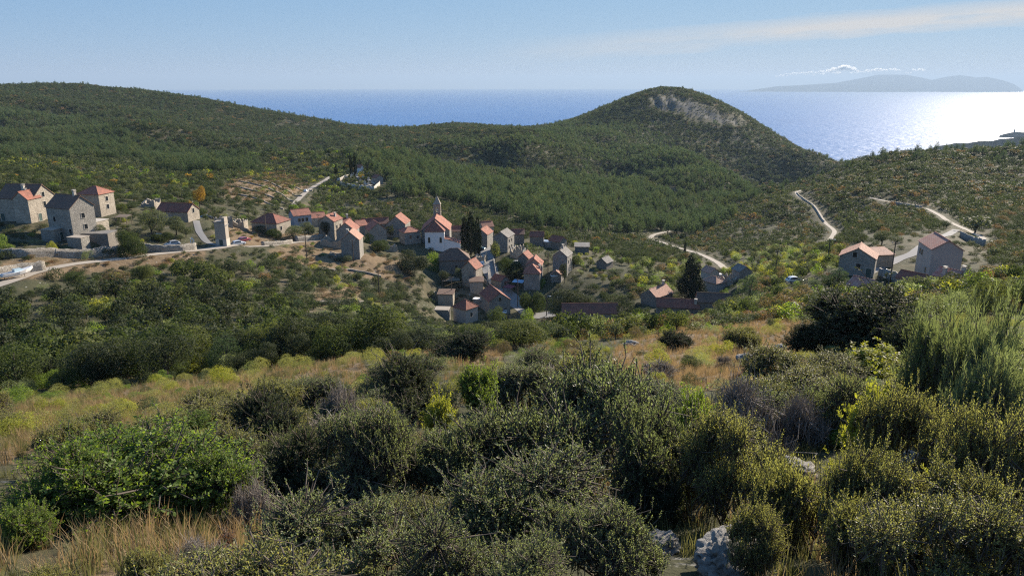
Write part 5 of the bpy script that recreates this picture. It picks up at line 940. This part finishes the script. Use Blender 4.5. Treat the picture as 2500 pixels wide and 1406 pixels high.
# ------------------------------------------------------------------ the near bushes: stems, twigs and single leaves
def bush(seed, ntw, kl, ll, lw, tl, env='round', up=.55, rise=.4, stems=9, wide=1.0, flat=.8):
    """(foliage mesh data, branch mesh data) about 1 high and `wide` wide"""
    rg = np.random.default_rng(seed); k = 13; a = rg.uniform(0, 6.28, k); r_ = np.sqrt(rg.uniform(0, 1, k))*.34*wide
    if env == 'airy': C = np.c_[np.cos(a)*r_*1.15, np.sin(a)*r_*1.15, rg.uniform(.42, .86, k)-.3*r_]; Rr = rg.uniform(.12, .22, k)
    elif env == 'upright': C = np.c_[np.cos(a)*r_*.8, np.sin(a)*r_*.8, rg.uniform(.3, .78, k)]; Rr = rg.uniform(.11, .22, k)
    else: C = np.c_[np.cos(a)*r_, np.sin(a)*r_, rg.uniform(.25, .74, k)-.5*(r_/wide)*.8]; Rr = rg.uniform(.11, .27, k)
    ki = rg.choice(k, ntw, p=Rr**2/np.sum(Rr**2)); d = unit(rg.normal(size=(ntw, 3))+np.array((0, 0, .35))); sh = (rg.random(ntw) < .13)*rg.uniform(.2, .75, ntw); tip = C[ki]+d*(Rr[ki]*(.40+.62*rg.uniform(0, 1, ntw)**.7+sh))[:, None]*np.array((1.1, 1.1, 1)); tip[:, 2] += sh*.10
    tip[:, 2] = np.maximum(tip[:, 2], .04); td = unit(d*(1-up)+np.array((0, 0, up))+rg.normal(size=(ntw, 3))*.25); base = tip-td*tl*rg.uniform(.7, 1.2, (ntw, 1))
    # leaves
    tt = np.linspace(.12, 1, kl); lp = base[:, None]+(tip-base)[:, None]*tt[None, :, None]; az_ = rg.uniform(0, 6.28, (ntw, 1))+np.arange(kl)[None]*2.4; e1 = unit(np.cross(td, rg.normal(size=(ntw, 3)))); e2 = np.cross(td, e1)
    rad = e1[:, None]*np.cos(az_)[..., None]+e2[:, None]*np.sin(az_)[..., None]; ld = unit(td[:, None]*rise+rad*(1-rise)+rg.normal(size=rad.shape)*.15); lp = (lp+ld*ll*.5).reshape(-1, 3); ld = ld.reshape(-1, 3); nn = unit(np.cross(ld, np.cross(td[:, None].repeat(kl, 1).reshape(-1, 3), ld))+rg.normal(size=ld.shape)*.35)
    V, F_ = leafcards(lp, nn, lw, ll, rg, ld)
    # twigs and stems as thin three-sided rods
    A0 = [base, C[ki]*.55+base*.45]; B0 = [tip, base]; R0 = [np.full(ntw, .0035), np.full(ntw, .005)]
    sb = []; 
    for j in range(k):
        p0 = np.array((rg.normal(0, .05), rg.normal(0, .05), -.06)); p3 = C[j]; m1 = p0*.6+p3*.4+rg.normal(0, .04, 3)+np.array((0, 0, -.03)); m2 = p0*.25+p3*.75+rg.normal(0, .04, 3)
        sb += [(p0, m1, .018), (m1, m2, .013), (m2, p3, .009)]
    A0.append(np.array([q[0] for q in sb])); B0.append(np.array([q[1] for q in sb])); R0.append(np.array([q[2] for q in sb]))
    A1, B1, R1 = np.concatenate(A0), np.concatenate(B0), np.concatenate(R0); dd = unit(B1-A1); e = unit(np.cross(dd, np.array((.31, .2, .93)))); f = np.cross(dd, e); W = []
    for j in range(3):
        t = 2*math.pi*j/3; o_ = e*math.cos(t)+f*math.sin(t); W.append((A1+o_*R1[:, None], B1+o_*R1[:, None]*.7))
    TV = np.stack([W[0][0], W[1][0], W[2][0], W[0][1], W[1][1], W[2][1]], 1).reshape(-1, 3); bi = np.arange(len(A1))[:, None, None]*6; TF = (bi+np.array([[0, 1, 4, 3], [1, 2, 5, 4], [2, 0, 3, 5]])[None]).reshape(-1, 4)
    return (V, F_), (TV, TF)
BK = { # kind: material, twig material, parameters (sizes relative to a bush 2 m high)
 'airy': ('phil', 'twig_dark', dict(ntw=2300, kl=14, ll=.022, lw=.0058, tl=.12, up=.68, rise=.66, env='airy')),
 'wispy': ('heath', 'twig_dark', dict(ntw=1700, kl=18, ll=.021, lw=.0072, tl=.17, up=.62, rise=.55, env='airy', wide=1.2)),
 'phil': ('phil', 'twig_dark', dict(ntw=2600, kl=13, ll=.022, lw=.0060, tl=.105, up=.62, rise=.62)),
 'mastic': ('bright', 'twig_dark', dict(ntw=1900, kl=12, ll=.028, lw=.0135, tl=.10, up=.35, rise=.4)),
 'oak': ('dark', 'twig_dark', dict(ntw=2200, kl=12, ll=.026, lw=.014, tl=.09, up=.3, rise=.4)),
 'greyoak': ('maquis', 'twig_dark', dict(ntw=2200, kl=12, ll=.024, lw=.011, tl=.10, up=.4, rise=.45)),
 'terebinth': ('yellow', 'twig', dict(ntw=480, kl=14, ll=.052, lw=.024, tl=.17, up=.35, rise=.35)),
 'heath': ('heath', 'twig_dark', dict(ntw=2100, kl=16, ll=.026, lw=.0070, tl=.16, up=.80, rise=.7, env='upright', wide=1.2)),
 'bare': ('dryleaf', 'twig', dict(ntw=1500, kl=2, ll=.016, lw=.006, tl=.24, up=.6, rise=.5, wide=1.1)),
 'dry': ('dryleaf', 'twig', dict(ntw=1500, kl=8, ll=.016, lw=.007, tl=.13, up=.45, rise=.5)),
 'russet': ('russet', 'twig', dict(ntw=900, kl=9, ll=.022, lw=.012, tl=.13, up=.4, rise=.5)),
 'youngpine': ('phil', 'twig_dark', dict(ntw=1500, kl=26, ll=.055, lw=.0042, tl=.17, up=.5, rise=.6, wide=1.1))}
BNAME = {'airy': 'phillyrea_bush', 'wispy': 'heath_bush', 'phil': 'phillyrea_bush', 'mastic': 'mastic_bush', 'oak': 'oak_bush', 'greyoak': 'oak_bush', 'terebinth': 'terebinth_bush', 'heath': 'heath_bush', 'bare': 'bare_bush', 'dry': 'dry_bush', 'russet': 'russet_bush', 'youngpine': 'young_pine'}
BP = {}
def nearbush(kd, var, u, vtop, Y, wpx, label, hmul=1.0):
    key = (kd, var)
    if key not in BP:
        lm, tm, prm = BK[kd]; (V, F_), (TV, TF) = bush(sum(map(ord, kd))+var*77, **prm); BP[key] = (mesh(kd+'_foliage', V, F_, mats=[MT[lm]]), mesh(kd+'_branches', TV, TF, mats=[MT[tm]]))
    fm, bm_ = BP[key]; p = P(u, vtop, Y); g = float(ground(p[0], p[1])); h = max(p[2]-g, .35)*1.03; w__ = wpx/F_PX*Y/1.05*math.cos(math.atan((u-1250)/F_PX))
    if h < .4 or h > 2.2*w__+1: print('bush', kd, u, vtop, 'h %.2f w %.2f g %.2f' % (h, w__, g))
    h = min(h, w__*(2.8 if kd == 'youngpine' else 1.9))
    e = empty(BNAME[kd], (p[0], p[1], g-.04), (u*1.3+var) % 6.28); e.scale = (w__, w__, h); tag(e, label, 'young pine' if kd == 'youngpine' else 'bush'); obj('foliage', fm, None, e); obj('branches', bm_, None, e)
for k, q in enumerate([
('airy',1400,868,9.5,540,'tallest grey green bush in the middle of the near slope'),('phil',1140,985,9,330,'grey green bush left of the tallest middle bush'),('airy',905,985,8.6,300,'blue tinged grey green bush left of centre'),('airy',1610,955,8,340,'grey green bush with bare lower stems at right of centre'),('phil',1280,1085,6.3,520,'wide low grey green bush in the bottom middle'),
('phil',840,1165,4.7,560,'dark olive green bush at the bottom left of centre'),('phil',1130,1230,4.3,420,'twiggy grey green bush at the bottom centre'),('phil',1290,1300,3.9,330,'low grey green bush at the bottom edge'),('airy',1470,1215,4.8,380,'thin leaved bush at the bottom right of centre'),('phil',2040,872,14,230,'silvery green bush below the large dark oak'),
('mastic',320,1000,7.6,600,'largest bright green leafy bush on the left'),('mastic',140,1075,7.0,330,'bright green bush at the left end of the largest one'),('mastic',490,1075,7.3,280,'bright green bush at the right end of the largest one'),('mastic',40,1190,6.0,190,'yellow tipped leafy bush at the left edge'),('mastic',1170,872,19,130,'bright green bush between the grey oak and the tallest bush'),
('oak',650,945,13,220,'dark leafy bush above the brown twiggy bush'),('greyoak',760,1010,8.6,290,'brownish grey green bush left of centre'),('bare',600,1110,7.2,150,'leafless grey twig bush beside the largest bright bush'),('russet',540,1258,5.6,130,'small rust coloured bush at the bottom left'),('bare',470,1310,5.2,200,'dead pale branches at the bottom left'),
('greyoak',1010,852,19,270,'dark round grey green oak bush in the middle distance'),('terebinth',950,925,14,95,'yellow green bush before the left of the grey oak'),('terebinth',1075,928,14,110,'yellow green bush before the right of the grey oak'),('mastic',1690,920,10.5,170,'yellow green leafy bush right of the tallest bush'),
('bare',1830,905,13,280,'wide leafless grey bush on the dry slope'),('bare',1960,925,13.5,180,'pinkish leafless bush beside the bright terebinth'),('terebinth',2160,868,10.5,200,'tall yellow leaved terebinth on the right'),('terebinth',2300,1000,7.2,170,'nearer yellow leaved terebinth on the right'),('terebinth',2080,1030,8,130,'low yellow leaved terebinth above the pale rock'),
('terebinth',1935,858,23,75,'small yellow green bush on the dry grass shelf'),('wispy',1815,1005,7.2,290,'yellowish heath bush beside the large grey rock'),('heath',1960,1080,6.2,360,'heath bush in the middle of the lower right'),('wispy',2130,1090,5.6,330,'feathery heath bush below the pale rock'),('wispy',2330,1130,5.2,380,'feathery heath bush at the lower right'),
('heath',1930,1130,5.9,240,'sprawling heath bush behind the large grey rock'),('heath',2130,1215,4.5,330,'broad heath bush in the bottom right'),('wispy',2340,1225,3.9,560,'broad heath bush in the bottom right corner'),('wispy',2440,960,6.5,320,'tall heath bush at the right edge'),('wispy',1850,1225,4.9,210,'thin heath bush half covering the large dark limestone'),('heath',350,1325,4.3,190,'yellowish heath tuft at the bottom left'),('heath',120,1350,4.2,230,'heath tuft in the bottom left corner'),
('oak',2120,672,36,360,'largest dark evergreen oak bush on the right'),('greyoak',2260,745,27,230,'grey green oak bush right of the largest dark oak'),('oak',2000,775,38,170,'lower dark lobe of oak bush beside the dry shelf'),('youngpine',2330,700,14,240,'soft young pine right of the hamlet roofs'),('youngpine',2455,665,12,240,'tall young pine at the right edge'),('youngpine',2420,790,11,240,'lower young pine at the right edge'),
('oak',1650,800,56,95,'small dark bush on the edge of the dry shelf'),('heath',1815,792,52,120,'olive brown bush on the edge of the dry shelf'),('dry',1610,872,31,140,'low brown heather on the dry shelf'),('dry',1770,860,36,60,'reddish brown tuft on the dry shelf'),('russet',1820,885,27,60,'faded red shrub beside the shelf rocks'),('mastic',1890,850,33,110,'bright green cushion beside the shelf rocks'),
('greyoak',1110,800,48,180,'dark bush between hollow and dry shelf'),('phil',1310,830,40,150,'thin grey shrub above the tallest bush'),('bare',820,905,17,130,'leafless grey shrub left of the grey oak'),('phil',640,1010,11,160,'grey shrub before the dark leafy bush'),('heath',1700,1060,8,220,'heath bush right of the tallest bush'),('wispy',2230,930,9,260,'olive heath behind the yellow terebinth'),('oak',1620,1090,7.5,180,'dark undergrowth bush beside the large grey rock')]): nearbush(q[0], k % 3, *q[1:])
# limestone rocks
import bmesh
def rockmesh(seed):
    r_ = random.Random(seed); bm = bmesh.new(); bmesh.ops.create_icosphere(bm, subdivisions=5, radius=1); from mathutils import noise as mn, Vector
    for q in bm.verts:
        d = q.co.normalized(); o_ = Vector((seed*3.1, seed*1.7, 0)); f = 1+.34*mn.noise(d*1.3+o_)+.16*mn.noise(d*3.1+o_)+.09*mn.noise(d*7+o_)+.05*mn.noise(d*15+o_); c_ = abs(mn.noise(d*2.2+o_*2)); f -= .16*max(0, .10-c_)/.10
        q.co = d*f
    me = bpy.data.meshes.new('rock'); bm.to_mesh(me); bm.free(); me.polygons.foreach_set('use_smooth', np.ones(len(me.polygons), bool)); me.materials.append(MT['rock']); return me
RKS = []
RM = [rockmesh(k) for k in range(4)]
for k, (u, v, Y, wp, hp, lb) in enumerate([(1715,1165,7.6,150,90,'tallest grey limestone rock beside the middle bush'),(1790,1362,4.9,235,95,'large dark limestone rock at the bottom right of centre'),(2215,1135,7.4,130,60,'flat pale limestone slab below the terebinth'),(2110,1055,8.6,120,40,'pale limestone ledge under the low terebinth'),(1950,1150,7.0,110,36,'pale limestone slab half buried in heath'),(1835,880,27,70,22,'left grey rock of the outcrop on the dry shelf'),(1880,884,26,60,26,'right grey rock of the outcrop on the dry shelf'),(1710,868,34,34,10,'small flat rock on the dry shelf'),(1540,840,50,40,14,'pale rock at the far rim of the dry shelf'),(815,942,20,36,16,'lone pale rock left of the grey oak'),(492,960,33,18,9,'white stone on the left grass bank'),(1900,1300,4.6,150,60,'weathered rock beside the large dark limestone'),(1620,1330,4.4,120,50,'small rock at the foot of the thin leaved bush'),(1910,850,36,40,12,'flat pale rock behind the shelf outcrop')]):
    p = seat(u, v+hp*.42, 0, Y, .6, 1.7); Y = p[1]; RKS.append((u, Y, wp)); g = float(ground(p[0], p[1])); o = obj('limestone_rock', RM[k % 4]); ww = wp/F_PX*Y*.5; hh = hp/F_PX*Y*.75; o.scale = (ww, ww*.8, hh); o.location = (p[0], p[1]+ww*.3, g+hh*.35); o.rotation_euler = (0, 0, k*1.1); tag(o, lb, 'rock')
RKS = np.array(RKS)
# smaller bushes that close the gaps between the named ones
NB = [o for o in col.objects if o.parent is None and o.type == 'EMPTY' and o.name.split('.')[0] in set(BNAME.values())]; NBP = np.array([(o.location.x, o.location.y, o.scale.x*.42) for o in NB])
fr = np.random.default_rng(5); WHO = {'airy': 'open grey green phillyrea bush', 'wispy': 'thin stemmed olive green heath bush', 'phil': 'grey green phillyrea bush', 'heath': 'olive green heath bush', 'mastic': 'bright leafy mastic bush', 'greyoak': 'grey green oak scrub', 'dry': 'brown half dry bush', 'bare': 'leafless twiggy bush', 'terebinth': 'yellow green terebinth bush'}
yb = 3.6
while yb < 30:
    s = .85+yb*.045
    for xb in np.arange(-.95*yb, .95*yb, s):
        xx, yy_ = xb+fr.uniform(-.45, .45)*s, yb+fr.uniform(-.45, .45)*s; uu, vv = proj(xx, yy_, float(ground(xx, yy_))); r_ = fr.random()
        if np.any(np.hypot(NBP[:, 0]-xx, NBP[:, 1]-yy_) < NBP[:, 2]*.9) or float(bil(dry, tg, lg, np.array(xx/yy_), np.array(math.log(yy_)))) > .35 or r_ > (.30 if yb < 9 else .42): continue
        if np.any((np.abs(RKS[:, 0]-uu) < RKS[:, 2]*.8) & (yy_ < RKS[:, 1]+.2) & (yy_ > RKS[:, 1]-3)): continue
        if uu < -500 or uu > 3000: continue
        mixk = (['heath']*6+['mastic']*2) if uu < 720 else (['phil']*3+['airy']*2+['greyoak', 'heath', 'wispy', 'mastic', 'dry']) if uu < 1650 else (['wispy']*5+['heath', 'terebinth', 'dry', 'airy', 'phil'])
        kd = mixk[fr.integers(len(mixk))]; kd = 'heath' if kd in ('terebinth', 'dry') and yb < 8 else kd; w__ = s*fr.uniform(.9, 1.5); hh = w__*fr.uniform(.35, .7); var = int(fr.integers(3)); key = (kd, var)
        if key not in BP:
            lm, tm, prm = BK[kd]; (V, F_), (TV, TF) = bush(sum(map(ord, kd))+var*77, **prm); BP[key] = (mesh(kd+'_foliage', V, F_, mats=[MT[lm]]), mesh(kd+'_branches', TV, TF, mats=[MT[tm]]))
        e = empty(BNAME[kd], (xx, yy_, float(ground(xx, yy_))-.05), fr.uniform(0, 6.28)); e.scale = (w__, w__, hh); lb = WHO[kd]+' filling the gaps on the near slope'; tag(e, lb, 'bush', lb); obj('foliage', BP[key][0], None, e); obj('branches', BP[key][1], None, e)
    yb += s
# grass: blades in tufts, one mass per kind
def tuft(seed, nb, hh, wd, sp):
    rg = np.random.default_rng(seed); a = rg.uniform(0, 6.28, nb); r_ = np.sqrt(rg.uniform(0, 1, nb))*sp; b0 = np.c_[np.cos(a)*r_, np.sin(a)*r_, np.full(nb, -.03)]; lean = np.c_[np.cos(a+rg.normal(0, 1, nb)), np.sin(a+rg.normal(0, 1, nb)), np.zeros(nb)]*rg.uniform(.05, .5, (nb, 1))*hh; H_ = hh*rg.uniform(.55, 1.2, (nb, 1))*np.array((0, 0, 1)); sd = np.c_[-np.sin(a), np.cos(a), np.zeros(nb)]*wd
    V = np.stack([b0-sd, b0+sd, b0+H_*.6+lean*.35+sd*.7, b0+H_*.6+lean*.35-sd*.7, b0+H_+lean+sd*.12, b0+H_+lean-sd*.12], 1).reshape(-1, 3); k = np.arange(nb)[:, None, None]*6; return V, (k+np.array([[0, 1, 2, 3], [3, 2, 4, 5]])[None]).reshape(-1, 4)
TM = [mesh('grass_tuft', *tuft(k, 42, .42, .006, .17), mats=[MT['grass']]) for k in range(3)]+[mesh('green_tuft', *tuft(k+9, 46, .34, .006, .16), mats=[MT['greengrass']]) for k in range(2)]
rg = np.random.default_rng(77); GX, GY = [], []
yb = 2.6
while yb < 95:
    s = .20 if yb < 8 else .26 if yb < 18 else .42 if yb < 40 else .75; xs = np.arange(-1.05*yb, 1.05*yb, s); GX.append(xs+rg.uniform(-.5, .5, len(xs))*s); GY.append(yb+rg.uniform(-.5, .5, len(xs))*s); yb += s
gx, gy = np.concatenate(GX), np.concatenate(GY); gz = ground(gx, gy); gu, gv = proj(gx, gy, gz); gd = bil(dry, tg, lg, gx/gy, np.log(gy)); pn = vnoise(gx, gy, 3.1)+.6*vnoise(gx, gy, 1.1)
ok = (rg.random(len(gx)) < np.clip(.30+.9*pn+.75*gd, 0, 1)) & seen(gx, gy, gz, .5); gx, gy, gz, gd, pn = (q[ok] for q in (gx, gy, gz, gd, pn)); gs = rg.uniform(.4, 1.0, len(gx))*np.where(gy > 40, 1.5, np.where(gy > 18, 1.15, .9)); gi = np.where(rg.random(len(gx)) < .22+np.where(bil(dry*0+UG, tg, lg, gx/gy, np.log(gy)) < 900, .25, .7)*gd, rg.integers(0, 3, len(gx)), rg.integers(3, 5, len(gx)))
print('grass', len(gx)); stuff('dry_grass', TM, np.c_[gx, gy, gz], np.c_[gs, gs, gs], rg.uniform(0, 6.28, len(gx)), gi, 'dry straw coloured grass over the near slope')
# ------------------------------------------------------------------ haze: one closed volume of even air
HZ = 4.2e-5
if HZ:
    me = bpy.data.meshes.new('haze'); b = MB().box(-60000, 60000, -400, 72000, -1250, 330); o = b.build('haze'); m = bpy.data.materials.new('haze'); m.use_nodes = True; nt = m.node_tree; nt.nodes.clear(); oo = N(nt, 'ShaderNodeOutputMaterial'); pv = N(nt, 'ShaderNodeVolumePrincipled'); pv.inputs['Color'].default_value = (.44, .58, .76, 1); pv.inputs['Density'].default_value = HZ; pv.inputs['Anisotropy'].default_value = .12
    nt.links.new(pv.outputs[0], oo.inputs['Volume']); o.data.materials.append(m); tag(o, kind='stuff')
